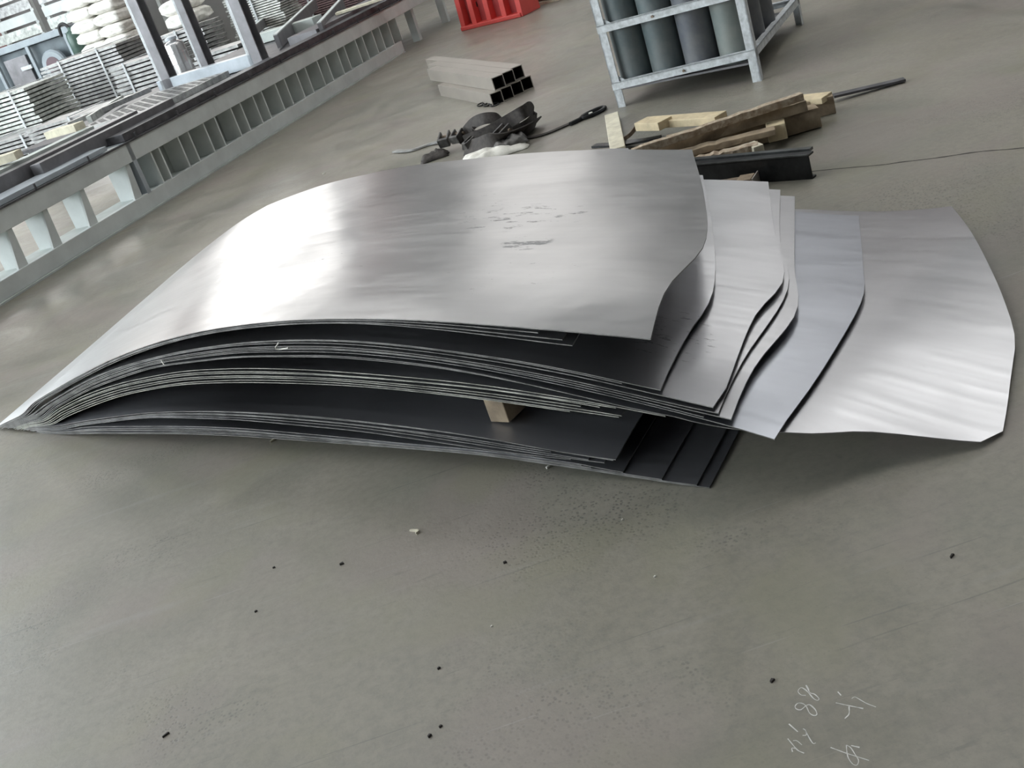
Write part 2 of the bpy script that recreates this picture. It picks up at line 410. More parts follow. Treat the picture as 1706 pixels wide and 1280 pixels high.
Cta = prof({-.75:.1,.024:.213,.2:.247,  .585:.296,.8:.311,1.04:.325,1.3:.336,1.6:.339,1.95:.326,2.37:.272,2.7:.205,2.92:.14,3.2:.06,3.35:.01,3.75:-.05})
Cba = prof({-.75:.1,.15:.197,.308:.217,.608:.248,.83:.265,1.07:.281,1.35:.287,1.65:.287,2.0:.271,2.416:.213,2.7:.15,2.975:.082,3.2:.035,3.3:.008,3.75:-.05})
Cbb = prof({-.75:.0,.1:.025,.6:.1,1:.17,1.5:.22,2:.24,2.6:.22,3:.16,3.3:.05,3.75:0})
Dta = prof({-.75:.02,.2:.066,.45:.096,.657:.124,.884:.142,1.24:.160,1.56:.167,1.9:.164,2.27:.146,2.73:.092,3.2:.025,3.3:.008,3.75:-.05})
Dtb = prof({-.75:.0,.1:.02,.6:.08,1:.12,2:.16,2.6:.14,3:.08,3.3:.01,3.75:0})
Dba = prof({-.75:.01,.206:.052,.57:.072,.908:.100,1.16:.119,1.75:.136,2.29:.123,2.75:.070,3.2:.016,3.3:.004,3.75:-.05})
Eta = prof({-.75:.01,-.03:.018,.364:.040,.678:.060,1.165:.082,1.76:.096,2.12:.088,2.76:.055,3.2:.010,3.75:-.05})
Eba = prof({-.75:0,.0:.003,.273:.027,.683:.056,1.18:.060,1.784:.062,2.146:.053,2.79:.021,3.22:.002,3.75:-.02})
Ebb = prof({-.75:0,.0:.003,.5:.02,1:.05,2:.06,3:.02,3.3:0,3.75:0})
lerp = lambda a, b, f: a*(1-f) + b*f

def generic(s0): return [(s0, 0), (s0+.04, .3), (s0+.09, .6), (s0+.28, 1.05), (s0+.52, 1.45)]
S = []   # bottom to top: near profile, far profile, right edge outline, material, label, extra near points
GRP = 'bent steel sheets lying in one fanned stack'
def sheet(a, b, right, m, label, near=None): S.append((a, b, right, m, label, near))
# bundle E on the floor
E_r = [-.05, -.015, .085, .30, .33, .20]
E_l = ['lowest dark steel sheet lying on the floor, its corner reaching farthest out beneath the stack',
       'second dark sheet up from the floor, its corner just inside the lowest sheet',
       'third dark sheet up from the floor, its corner a hand short of the lowest two',
       'fourth thin steel sheet up from the floor, ending well inside the three long bottom sheets',
       'fifth thin steel sheet up from the floor in the lowest bundle',
       'topmost steel sheet of the lowest bundle, just above the floor']
for i in range(6):
    f = i/5; sheet(lerp(Eba, Eta, f), Ebb + .0036*i, generic(E_r[i]), M_sheet_shade, E_l[i])
D_r = [.36, .25, .30, .42, .22, .21]
D_l = ['lowest thin sheet of the bundle just above the floor bundle', 'second thin sheet up in the bundle above the floor bundle',
       'third thin sheet up in the bundle above the floor bundle', 'fourth thin sheet up in the bundle above the floor bundle',
       'sheet right below the one that carries the wooden block', 'dark steel sheet under the big gap, wooden block standing on it']
for i in range(6):
    f = i/5; sheet(lerp(Dba, Dta, f), lerp(Ebb+.022, Dtb+.02, f), generic(D_r[i]), M_sheet_shade, D_l[i])
C_r = [.31, .16, .15, .27, .21, .16, .02]
C_l = ['lowest sheet of the pale-edged middle bundle, hanging over the big dark gap', 'second edge from the bottom of the pale-edged middle bundle',
       'third edge from the bottom of the pale-edged middle bundle', 'fourth edge from the bottom, centre of the pale-edged middle bundle',
       'third edge from the top of the pale-edged middle bundle', 'second edge from the top of the pale-edged middle bundle',
       'topmost sheet of the pale-edged middle bundle of seven']
for i in range(7):
    f = i/6; sheet(lerp(Cba, Cta, f), lerp(Cbb, Fb-.012, f), generic(C_r[i]), M_sheet, C_l[i])
fr = lambda f: (lerp(Fa, B1a, f), lerp(Fb, B1b, f))
sheet(Fa-.006, Fb-.006, generic(.02), M_sheet, 'steel sheet right below the far-reaching right-hand sheet, mostly hidden')
sheet(*fr(0), [(-.645, .25), (-.668, .262), (-.68, .30), (-.665, .42), (-.64, .58), (-.61, .76), (-.54, .96), (-.45, 1.18), (-.31, 1.50), (-.17, 1.80)], M_sheet,
      'large grey steel sheet reaching farthest right, its corner touching the floor', [(-.43, .16), (-.27, .06)])
sheet(*fr(.19), [(-.26, 0), (-.256, .31), (-.2, .79), (-.11, 1.07), (.08, 1.58)], M_sheet_blue,
      'steel sheet with bright pointed corner lying on the far-reaching right-hand sheet')
sheet(*fr(.33), [(-.087, 0), (-.05, .3), (.0, .6), (.2, 1.0), (.45, 1.5)], M_sheet, 'shaded sheet whose dark front strip runs under the two narrow offset strips')
sheet(*fr(.47), [(-.16, 0), (-.12, .25), (-.09, .6), (.05, .94), (.31, 1.60)], M_sheet, 'sheet showing as the outer of two narrow bluish strips right of the stack middle')
sheet(*fr(.60), [(-.13, 0), (-.09, .25), (-.02, .72), (.166, 1.12), (.36, 1.6)], M_sheet, 'sheet showing as the inner bright narrow strip beside the wide bluish sheet')
sheet(*fr(.76), [(-.12, 0), (-.115, .1), (-.03, .47), (0, .75), (.17, 1.1), (.40, 1.6)], M_sheet, 'wide bluish steel sheet with a bent crease, second of the fan from the top')
sheet(*fr(.90), generic(.12), M_sheet, 'sheet with short pale front edge right beneath the scuffed fanned sheet')
sheet(*fr(1.0), [(.013, 0), (.06, .25), (.12, .55), (.34, 1.02), (.6, 1.50)], M_sheet, 'steel sheet with scuffed corner directly under the big top bundle, partly in its shadow')
A_l = ['lowest sheet of the top bundle, ending short in a dark blunt corner', 'second sheet up in the top bundle, ending short', 'sheet hidden right beneath the big top sheet']
for i, r in enumerate((.235, .26, .33)):
    f = i/3; sheet(lerp(Abot, Atop, f), lerp(Abotb, Btop, f), generic(r), M_sheet, A_l[i])
sheet(Atop, Btop, [(0, 0), (.07, .24), (.095, .52), (.27, .89), (.55, 1.38)], M_sheet_top, 'big shiny scuffed steel sheet on top of the stack, curved like a wing')

TH, GAP = .0028, .0034
NS = len(S)
def poly_at(P, n):
    P = [np.array(p, float) for p in P]; Q = crom([np.append(p, 0) for p in P], 12); Q = np.array(Q)[:, :2]
    L = np.concatenate([[0], np.cumsum(np.linalg.norm(np.diff(Q, axis=0), axis=1))]); t = np.linspace(0, L[-1], n)
    return np.stack([np.interp(t, L, Q[:, 0]), np.interp(t, L, Q[:, 1])], 1)
def heights(a, b, s, w):
    v = w/1.5
    h = np.interp(s, SG, a)*(1-v) + np.interp(s, SG, b)*v
    k = np.clip(1.3 - s, .25, 1)
    return h + .030*k*(1-np.exp(-np.maximum(w, 0)/.16))*(np.clip((np.interp(s, SG, a))/.12, 0, 1))
curA = np.full_like(SG, 0.0); curB = np.full_like(SG, 0.0)
U, V = 90, 22
for k, (a, b, right, m, label, near) in enumerate(S):
    q = k/(NS-1)
    sL = 3.21 + .36*q + rnd.uniform(-.02, .02)
    jit = rnd.uniform(-.006, .006) if k not in (NS-1, NS-4) else 0
    a = a.copy(); b = b.copy()
    if 0 < k < NS-1:
        wv = .0012*np.sin(SG*rnd.uniform(2, 4) + rnd.uniform(0, 6)); a += wv; b += wv
    # lean down onto the floor at the left end
    x = np.clip((SG-(sL-.45))/.45, 0, 1); a = a*(1-x) + (.003)*x*x + a*x*(1-x)*.55
    a = np.maximum(a, .0006); b = np.maximum(b, .0006)
    if k:
        a = np.maximum(a, curA + GAP); b = np.maximum(b, curB + GAP)
        ks = np.ones(5)/5
        a2 = np.convolve(np.pad(a, 2, mode='edge'), ks, 'valid'); b2 = np.convolve(np.pad(b, 2, mode='edge'), ks, 'valid')
        a = np.maximum(a2, curA + GAP*.85); b = np.maximum(b2, curB + GAP*.85)
    r0 = right[0][0]; r1 = right[-1][0]
    inA = (SG > r0-.03) & (SG < sL+.02); inB = (SG > r1-.1)
    curA = np.where(inA, a, curA); curB = np.where(inB, b, curB)
    # outline (Coons patch in plan)
    R = poly_at(right, V)
    wl = 1.5 - .04*(1-q)
    Lf = poly_at([(sL, 0), (sL-.03, .5), (sL-.10, 1.1), (sL-.30, 1.38), (sL-.56, wl)], V)
    uu = np.linspace(0, 1, U)
    npts = [right[0]] + (near or []) + [(max(right[0][0], -.2)+.25, jit), (1.2, jit), (2.2, jit), (sL-.3, jit), (sL, 0)]
    NE = poly_at(npts, U)
    FE = poly_at([right[-1], (1.38, 1.46 if k == NS-1 else max(1.44, min(1.5, right[-1][1]))), (2.2, 1.54 if k == NS-1 else 1.48), (sL-.56, wl)], U)
    gs = np.zeros((V, U)); gw = np.zeros((V, U))
    for j in range(V):
        v = j/(V-1)
        for c, g in ((0, gs), (1, gw)):
            g[j] = (1-v)*NE[:, c] + v*FE[:, c] + (1-uu)*R[j, c] + uu*Lf[j, c] - ((1-uu)*(1-v)*NE[0, c] + uu*(1-v)*NE[-1, c] + (1-uu)*v*FE[0, c] + uu*v*FE[-1, c])
    hz = heights(a, b, gs, gw)
    P = org + gs[..., None]*tv + gw[..., None]*nv; P[..., 2] = hz
    top = P.reshape(-1, 3); bot = top - [0, 0, TH]
    verts = np.concatenate([top, bot]); n0 = V*U
    fs = []; mi = []
    for j in range(V-1):
        for i in range(U-1):
            A = j*U+i; B = A+1; C = A+U+1; D = A+U
            fs.append((A, D, C, B)); fs.append((A+n0, B+n0, C+n0, D+n0)); mi += [0, 0]
    ring = [i for i in range(U)] + [j*U+U-1 for j in range(1, V)] + [(V-1)*U+i for i in range(U-2, -1, -1)] + [j*U for j in range(V-2, 0, -1)]
    for x0, x1 in zip(ring, ring[1:]+ring[:1]): fs.append((x0, x1, x1+n0, x0+n0)); mi.append(1)
    me = bpy.data.meshes.new('steel_sheet'); me.from_pydata([tuple(p) for p in verts], [], fs)
    me.materials.append(m); me.materials.append(M_edge_pale if 12 <= k <= 18 else M_edge)
    me.polygons.foreach_set('material_index', mi)
    me.polygons.foreach_set('use_smooth', [x == 0 for x in mi])
    sh = [False]*len(me.edges); rs = set(ring)
    ek = {e.key: e.index for e in me.edges}
    for x0, x1 in zip(ring, ring[1:]+ring[:1]):
        for kk in ((x0, x1), (x0+n0, x1+n0), (x0, x0+n0)):
            sh[ek[tuple(sorted(kk))]] = True
    me.attributes.new('sharp_edge', 'BOOLEAN', 'EDGE').data.foreach_set('value', sh)
    uvl = me.uv_layers.new(name='sheet'); gsf = gs.ravel(); gwf = gw.ravel()
    off = 0 if k >= NS-9 else k*3.7
    if k == NS-1: off = 0
    li = np.zeros(len(me.loops), int); me.loops.foreach_get('vertex_index', li); li = li % n0
    uvl.data.foreach_set('uv', np.stack([gsf[li]+off, gwf[li]], 1).ravel())
    me.update()
    o = bpy.data.objects.new('steel_sheet', me); COL.objects.link(o)
    tag(o, label, 'sheet', GRP)

# wooden support block standing inside the big gap between the sheets
def swp(s, w, z): return org + tv*s + nv*w + np.array([0, 0, z])
def on_sheet(px, py, a, b):
    best = None
    for z in np.linspace(.02, .4, 381):
        p = G(px, py, z) - org; ss, ww = p@tv, p@nv
        e_ = abs(float(heights(a, b, np.array(ss), np.array(ww))) - z)
        if best is None or e_ < best[0]: best = (e_, ss, ww, z)
    return best[1:]
bs, bw, bz = on_sheet(834, 706, Dta, Dtb+.02)
ztop = float(heights(Cba, Cbb, np.array(bs), np.array(bw+.03))) - TH - .006
o = MB().obox(swp(bs-.035, bw, bz+.004), tv*.07, nv*.09, (0, 0, ztop-bz-.004)).build('support_block', M_wood, loc=swp(bs, bw+.04, bz+.004), bevel=.003)  # darker timber colour stands in for the shade inside the gap
tag(o, 'pale wooden support block seen inside the dark gap between the sheets', 'block')

# ------------------------------------------------------------------ machine bed on the left
az = radians(26)
bd = np.array([-sin(az), -cos(az), 0]); bn = np.array([-cos(az), sin(az), 0]); b0 = G(675, 86); b0[2] = 0
def Bp(s, off, z): return b0 + bd*s + bn*off + np.array([0, 0, z])
def bbox(mb, s0, s1, o0, o1, z0, z1, mi=0): return mb.obox(Bp(s0, o0, z0), bd*(s1-s0), bn*(o1-o0), (0, 0, z1-z0), mi)
bed = empty('machine_bed', Bp(3, .2, 0), 'long pale grey welded machine bed with a ladder of upright fins', 'machine bed')
bbox(MB(), 0, 9.5, 0, .05, 0.012, .135).build('base_beam', M_bed, bed, bevel=.004)
f = MB(); bbox(f, 0, 9.5, .05, .30, .10, .125); bbox(f, 0, 9.5, .28, .31, .0, .12); bbox(f, .05, 9.5, -.03, .06, 0, .012); f.build('base_flange', M_bedside, bed)
bbox(MB(), -3.2, 9.5, .0, .30, .405, .555).build('top_girder', M_bed, bed, bevel=.004)
MBx = MB(); bbox(MBx, -3.2, 9.5, -.012, .02, .548, .562); MBx.build('girder_lip', M_dark, bed)
pairs = [(-.08, .17), (.43, .64), (.91, 1.10), (1.40, 1.59), (1.87, 2.07), (2.35, 2.55), (2.81, 3.0), (3.28, 3.45), (3.69, 3.86), (4.15, 4.34), (4.59, 4.75), (5.04, 5.16)]
allS = [p for q in pairs for p in q]
for s in allS:
    bbox(MB(), s-.004, s+.014, .015, .19, .125, .405).build('fin', M_fin, bed, bevel=.004)
for s in (5.48, 6.07, 6.50, 6.88, 7.4, 7.9, 8.4):
    q = MB(); p = [Bp(s, .02, .125), Bp(s+.10, .02, .125), Bp(s-.02, .02, .405), Bp(s+.03, .02, .405)]
    dd = bn*.02; q.add([p[0], p[1], p[3], p[2], p[0]+dd, p[1]+dd, p[3]+dd, p[2]+dd], [(0,1,2,3),(4,7,6,5),(0,4,5,1),(1,5,6,2),(2,6,7,3),(3,7,4,0)])
    bbox(q, s-.02, s, .04, .25, .125, .405)
    q.build('slanted_fin', M_bed, bed)
bbox(MB(), -.1, 5.3, .20, .22, .125, .405).build('back_web', M_bedside, bed)
bbox(MB(), 5.38, 5.43, .0, .28, .125, .56).build('end_plate', M_plateblue, bed)
for s, off in ((-.68, .1), (-1.85, .15)):
    bbox(MB(), s-.06, s+.02, off-.04, off+.06, 0, .41).build('leg', M_bed, bed, bevel=.003)
for s in np.arange(-.3, 8, .62):
    MB().lathe(Bp(s, -.012, .585), [(.009, -.03), (.009, .018)], 8).build('stud', M_dark, bed)
# slabs lying along the girder
def slab(s0, s1, o0, o1, z0, z1, m, label, name='steel_slab'):
    g = 'steel slabs lying on the machine bed'
    o = bbox(MB(), s0, s1, o0, o1, z0, z1).build(name, m, loc=Bp((s0+s1)/2, (o0+o1)/2, z0), bevel=.003); tag(o, label, 'slab', g); return o
slab(-3, 5.38, .03, .20, .563, .625, M_dark, 'long dark oily slab along the front edge of the machine bed')
slab(5.6, 9.4, .04, .30, .563, .60, M_plateblue, 'pale bluish flat slab at the near left end of the machine bed')
slab(4.35, 6.15, .21, .31, .563, .68, M_plate, 'shortest grey slab on edge, nearest the front of the machine bed')
slab(4.7, 6.75, .34, .46, .563, .70, M_plate, 'middle grey slab on edge behind the shortest one on the machine bed')
slab(5.1, 9.4, .50, .62, .563, .72, M_bedside, 'rear greenish grey slab on edge, running out of frame at left')
slab(-3, 1.5, .22, .6, .563, .66, M_plate, 'broad dull slab at the far end of the machine bed')
# deck table behind the girder carrying the post frame
tb = empty('steel_table', Bp(3, 1.6, 0), 'low dark steel table behind the machine bed carrying the post frame', 'table')
bbox(MB(), -1.5, 4.0, .64, 2.5, .53, .56).build('table_top', M_dark, tb)
for s, off in ((-1.3, .7), (3.8, .7), (-1.3, 2.35), (3.8, 2.35)): bbox(MB(), s, s+.1, off, off+.1, 0, .53).build('leg', M_plate, tb)
# expanded metal grille
gr = empty('metal_grille', Bp(3.4, .9, .56), 'diamond mesh steel grille lying in front of the post frame', 'grille')
g = MB(); bbox(g, 2.75, 4.1, .66, .69, .565, .62); bbox(g, 2.75, 4.1, 1.55, 1.58, .565, .62); bbox(g, 2.72, 2.76, .66, 1.58, .565, .62); bbox(g, 4.08, 4.12, .66, 1.58, .565, .62)
g.build('grille_frame', M_slat, gr)
g = MB()
for i in range(-7, 16):
    for sg in (1, -1):
        sa = 2.75 + i*.12; pa = (sa, .69) if sg > 0 else (sa, 1.55); pb = (sa+.86, 1.55) if sg > 0 else (sa+.86, .69)
        t0 = max(0, (2.76-pa[0])/.86); t1 = min(1, (4.08-pa[0])/.86)
        if t1-t0 < .05: continue
        qa = lerp(np.array(pa), np.array(pb), t0); qb = lerp(np.array(pa), np.array(pb), t1)
        g.bar(Bp(qa[0], qa[1], .612), Bp(qb[0], qb[1], .612), .022, .014)
tag(g.build('mesh_wires', M_slat, gr), kind='stuff')
# post frame
pf = empty('post_frame', Bp(2.5, 1.0, .56), 'tall grey steel frame of upright posts and a foot beam behind the machine bed', 'frame')
P1 = G(272, 150, .60); P3 = G(417, 108, .60); P2 = G(337, 122, .60)
dv = P3-P1; dv[2] = 0; dl = np.linalg.norm(dv); de = dv/dl; dn = np.cross([0, 0, 1], de)
MB().obox(P1 - [0, 0, .03] - de*.05, de*(dl+.1), dn*.16, (0, 0, .13)).build('foot_beam', M_plateblue, pf, bevel=.004)
def post(p, w, hgt, m=M_white):
    q = MB(); e = de*w; t_ = dn*.012
    q.obox(p, e*.22, dn*.13, (0, 0, hgt)); q.obox(p + e*.22, e*.78, dn*.014, (0, 0, hgt), 1); q.obox(p + e*.22 + dn*.116, e*.78, dn*.014, (0, 0, hgt), 1)
    return q.build('post', [m, M_plate], pf)
post(P1-[0, 0, .03], .15, 2.2); post(P3-[0, 0, .03], .16, 2.2)
post(P2-[0, 0, .03], .12, 2.2)
a = G(413, 76, .60); b = G(524, 42, .60); a[2] = b[2] = .57; dd = b-a
o = MB().obox(a, dd, np.cross([0, 0, 1], dd/np.linalg.norm(dd))*.25, (0, 0, .12)).build('concrete_beam', M_bedside, loc=a, bevel=.006)
tag(o, 'short pale concrete-grey beam lying right of the post frame', 'beam')
for pa, pb, h_, lb in (((404, 58), (458, 13), .22, 'dark upright plate with pale top edge, left of the red barrier foot'), ((455, 60), (520, 0), .26, 'dark upright plate with pale top edge crossing in front of the red barrier foot'), ((528, 40), (565, 0), .24, 'dark slanting plate with pale top edge nearest the far girder')):
    h_ *= .55; a = G(*pa, .575+h_); b = G(*pb, .575+h_); a[2] -= h_; b[2] -= h_; dd = b-a; sd = np.cross([0, 0, 1], dd/np.linalg.norm(dd))
    r = empty('upright_plate', a, lb, 'plate', 'dark upright plates behind the machine bed')
    MB().obox(a, dd, sd*-.05, (0, 0, h_)).build('plate_web', M_plate, r)
    MB().obox(a + [0, 0, h_], dd, sd*-.05, (0, 0, .012)).build('plate_lip', M_bed, r)

# ------------------------------------------------------------------ stored goods behind the bed
def bundle(pa, pb, z0, hgt, depth, layers, m, label, straps=2, grp='strapped bundles behind the machine bed', jag=.03, lvl=M_white):
    a = G(*pa, z0); b = G(*pb, z0); d = b-a; L = np.linalg.norm(d); e = d/L; n_ = np.cross([0, 0, 1], e)
    r = empty('strapped_bundle', (a+b)/2, label, 'bundle', grp)
    q = MB(); th = hgt/layers
    for i in range(layers):
        j = rnd.uniform(-jag, jag); k = rnd.uniform(-.012, .012)
        q.obox(a + e*j + n_*k + [0, 0, i*th], e*L, n_*depth, (0, 0, th*.72))
    tag(q.build('strips', m, r), kind='stuff')
    for i in range(straps):
        x = L*(i+.5)/straps
        s_ = MB(); s_.obox(a + e*x - n_*.02, e*.03, n_*.008, (0, 0, hgt+.01)); s_.obox(a + e*x - n_*.02 + [0, 0, hgt], e*.03, n_*(depth+.03), (0, 0, .01))
        s_.build('strap', lvl, r)
    return a, b, e, n_, L, r


def bundle2(sp, o0, o1, z0, z1, depth, layers, m, label, straps=2, jag=.03):
    """a bundle whose front face looks along the bed; o0..o1 = offset range behind the bed front"""
    a = Bp(sp, o1, z0); e = -bn; L = o1-o0; n_ = -bd; th = (z1-z0-.07)/layers
    r = empty('strapped_bundle', Bp(sp-depth/2, (o0+o1)/2, z0), label, 'bundle', 'strapped bundles behind the machine bed')
    for x in (.12, .5, .88): MB().obox(a + e*(L*x-.04), e*.08, n_*depth, (0, 0, .07)).build('bearer', M_wood, r)
    q = MB()
    for i in range(layers):
        j = rnd.uniform(-jag, jag); k = rnd.uniform(-.015, .015)
        q.obox(a + e*j + n_*k + [0, 0, .07+i*th], e*L, n_*depth, (0, 0, th*.66))
    tag(q.build('strips', m, r), kind='stuff')
    for i in range(straps):
        x = L*(i+.5)/straps; h_ = z1-z0
        s_ = MB(); s_.obox(a + e*x - n_*.03, e*.035, n_*.008, (0, 0, h_+.01)); s_.obox(a + e*x - n_*.03 + [0, 0, h_], e*.035, n_*(depth+.04), (0, 0, .01))
        s_.build('strap', M_white, r)
bundle2(.9, 5.0, 6.4, 0, .44, .8, 7, M_slat, 'low bundle of pale strips at the left edge, nearest the machine bed', 2)
bundle2(-.3, 6.05, 7.9, 0, .94, .9, 15, M_slatpale, 'grey-green bundle of strips with bright straps, at the left edge', 3)
bundle2(-2.2, 5.75, 7.35, 0, 1.06, .9, 17, M_slat, 'darker grey bundle of long strips between the left bundle and the white bags', 2)
bundle2(1.4, 3.3, 4.75, 0, .52, .7, 9, M_slat, 'low flat bundle of strips in front of the darker grey one', 1)
bundle2(-4, 6.9, 8.05, 0, .90, .7, 13, M_slatpale, 'light strapped bundle under the white bags', 2, jag=.06)
bundle2(-1.0, 4.0, 5.1, 0, .80, .6, 12, M_slat, 'dark bundle left of the tallest near post', 2)
bundle2(-2.4, 4.3, 5.25, 0, .95, .6, 14, M_slat, 'strip bundle between the first two posts under white bags', 1)
bundle2(-3.0, 3.2, 4.15, 0, 1.16, .6, 30, M_slatpale, 'tall pale bundle of thin strips between second and third posts', 1)
bundle2(-4.4, 2.6, 4.4, 0, 1.25, .8, 34, M_slatred, 'reddish brown bundle of strips right of the third post', 1)
bundle2(-.8, 2.75, 3.5, 0, .62, .6, 9, M_slat, 'short bundle at the foot of the third post', 0)
lvl = ['bottom', 'second', 'third', 'fourth', 'fifth']
def bag2(sp, off, z, w, d, h, seed, label):
    bm = bmesh.new(); bmesh.ops.create_cube(bm, size=1); bmesh.ops.subdivide_edges(bm, edges=bm.edges, cuts=7, use_grid_fill=True)
    for v in bm.verts:
        x, y, zz = v.co
        v.co.z = zz * (1 - .35*(abs(2*x)**5)) * (1 - .35*(abs(2*y)**5))
        v.co += noise.noise_vector(v.co*3 + Vector((seed*5.1, seed*3.1, 1))) * .07 + noise.noise_vector(v.co*9 + Vector((seed, 2, 1))) * .02
        v.co.x *= w; v.co.y *= d; v.co.z *= h
    me = bpy.data.meshes.new('woven_bag'); bm.to_mesh(me); bm.free(); me.materials.append(M_bag)
    me.polygons.foreach_set('use_smooth', [True]*len(me.polygons))
    o = bpy.data.objects.new('woven_bag', me); COL.objects.link(o); o.location = Vector(Bp(sp, off, z + h*.47)); o.rotation_euler = (0, 0, atan2(-bn[1], -bn[0]))
    tag(o, label, 'bag', 'white woven bags stacked behind the post frame')
for col, (off, nm) in enumerate(((7.72, 'left'), (7.2, 'right'))):
    for k in range(5):
        bag2(-4.35, off, .91 + k*.20, .52, .6, .215, col*7 + k, 'white woven bag, %s from below in the %s column of the bag stack' % (lvl[k], nm))
bag2(-2.7, 4.62, .96, .56, .5, .22, 21, 'bright white bag between the first two posts, the lower of two')
bag2(-2.7, 4.66, 1.16, .52, .5, .22, 22, 'bright white bag between the first two posts, the upper of two')
bag2(-3.3, 3.9, 1.17, .42, .45, .2, 23, 'rumpled off-white bag just right of the second post, lower')
bag2(-3.3, 3.86, 1.355, .40, .45, .2, 24, 'rumpled off-white bag just right of the second post, upper')
# silver canister
c = G(308, 120, .57); r = empty('metal_canister', c, 'shiny silver cylindrical canister standing on the table between the posts', 'canister')
MB().lathe(c, [(.115, 0), (.13, .01), (.13, .33), (.12, .36), (.075, .385), (.06, .39), (.06, .41)], 28).build('canister_body', M_silver, r, smooth=True)
MB().lathe(c + [0, 0, .405], [(.075, 0), (.075, .03), (.02, .045)], 20).build('lid', M_plateblue, r, smooth=True)
q = MB(); q.lathe(c + [0, 0, .11], [(.134, 0), (.134, .012)], 28); q.lathe(c + [0, 0, .24], [(.134, 0), (.134, .012)], 28); q.build('hoop', M_silver, r, smooth=True)
# pale plank pieces on the left
def plank(name, pa, pb, z, wd, th, m, label, cat, grp=None, side=1, z2=None, bev=.003):
    a = G(*pa, z); b = G(*pb, z if z2 is None else z2); d = b-a; n_ = np.cross([0, 0, 1], d); n_ /= np.linalg.norm(n_)
    q = MB().obox(a - [0, 0, th], d, n_*wd*side, (0, 0, th))
    o = q.build(name, m, loc=a - np.array([0, 0, th]), bevel=bev); tag(o, label, cat, grp); return o
plank('timber_offcut', (72, 222), (122, 208), .78, .12, .06, M_wood_cream, 'cream timber offcut lying across the slabs at far left', 'timber')
plank('timber_offcut', (-20, 268), (22, 254), .80, .14, .06, M_wood_cream, 'second cream timber offcut at the very left edge', 'timber')
plank('steel_flat', (112, 205), (250, 145), .66, .08, .05, M_slat, 'pale bent flat bar lying behind the grey slabs', 'bar')
plank('steel_flat', (150, 192), (205, 158), .66, .05, .07, M_slatpale, 'pale crumpled strip lying on the low bundle', 'bar')
plank('steel_flat', (558, 22), (700, -25), .70, .12, .03, M_wood_cream, 'cream board lying at the far end of the machine bed', 'board')

# machine cart at the top left
r = empty('machine_cart', Bp(-4.9, 9.6, 0), 'blue-grey machine cart with a rubber wheel at the top left', 'cart')
e = -bn; n_ = -bd; a = Bp(-4.5, 11.2, 0); L = 2.7
MB().obox(a + n_*.12 + [0, 0, .2], e*L, n_*.8, (0, 0, 1.2)).build('cart_body', M_machine, r, bevel=.02)
MB().obox(a + [0, 0, 1.4] - e*.1, e*(L+.2), n_*.95, (0, 0, .12)).build('cart_top', M_machine2, r, bevel=.01)
for x in (0, .30, .62, .97):
    MB().obox(a + e*L*x - n_*.02, e*.07, n_*.06, (0, 0, 1.4)).build('upright', M_machine2, r, bevel=.004)
MB().obox(a + e*(L*.50) + n_*.0 + [0, 0, 1.02], e*.26, n_*.06, (0, 0, .07)).build('handle', M_white, r, bevel=.004)
MB().obox(a + e*(L*.36) + n_*.06 + [0, 0, .5], e*.55, n_*.06, (0, 0, .78)).build('side_panel', M_plate, r, bevel=.01)
wc = Bp(-4.44, 8.98, .95)
MB().lathe(wc, [(.10, -.06), (.25, -.06), (.28, -.03), (.28, .03), (.25, .06), (.10, .06)], 28, n_).build('tyre', M_machine2, r, smooth=True)
MB().lathe(wc, [(.02, -.075), (.16, -.07), (.16, .07), (.02, .075)], 20, n_).build('wheel_hub', M_purple, r, smooth=True)
gc = Bp(-4.3, 8.22, .92); r = empty('gas_bottle', gc, 'short green gas bottle with a black hose beside the machine cart', 'gas bottle')
MB().lathe(gc, [(.10, 0), (.12, .03), (.12, .40), (.09, .48), (.04, .51), (.04, .56)], 20).build('bottle_body', M_green, r, smooth=True)
MB().tube(crom([gc + [0, 0, .55], gc - e*.08 + [0, 0, .64], gc - e*.2 + [0, 0, .62], gc - e*.24 + [0, 0, .45]], 6), .028, 8).build('hose', M_rubber, r, smooth=True)
MB().obox(gc - e*.14 - n_*.14 - [0, 0, .92], e*.28, n_*.28, (0, 0, .92)).build('bottle_plinth', M_plate, r)
for i, (off, lb) in enumerate(((12.6, 'far pale storage crate at the top left corner'), (10.4, 'far pale storage crate, right one of two behind the machine cart'))):
    c = Bp(-6.4, off, 0); r = empty('storage_crate', c, lb, 'crate', 'pale crates behind the machine cart')
    for kx in (0, 1.9):
        for ky in (0, 1.0): MB().obox(c + e*kx + n_*ky, e*.08, n_*.08, (0, 0, 2.5)).build('crate_post', M_bed, r)
    for kz in range(10): MB().obox(c - n_*.03 + [0, 0, .08+kz*.245], e*1.98, n_*.03, (0, 0, .19)).build('crate_slat', [M_slatpale, M_bed, M_slat][kz % 3], r)

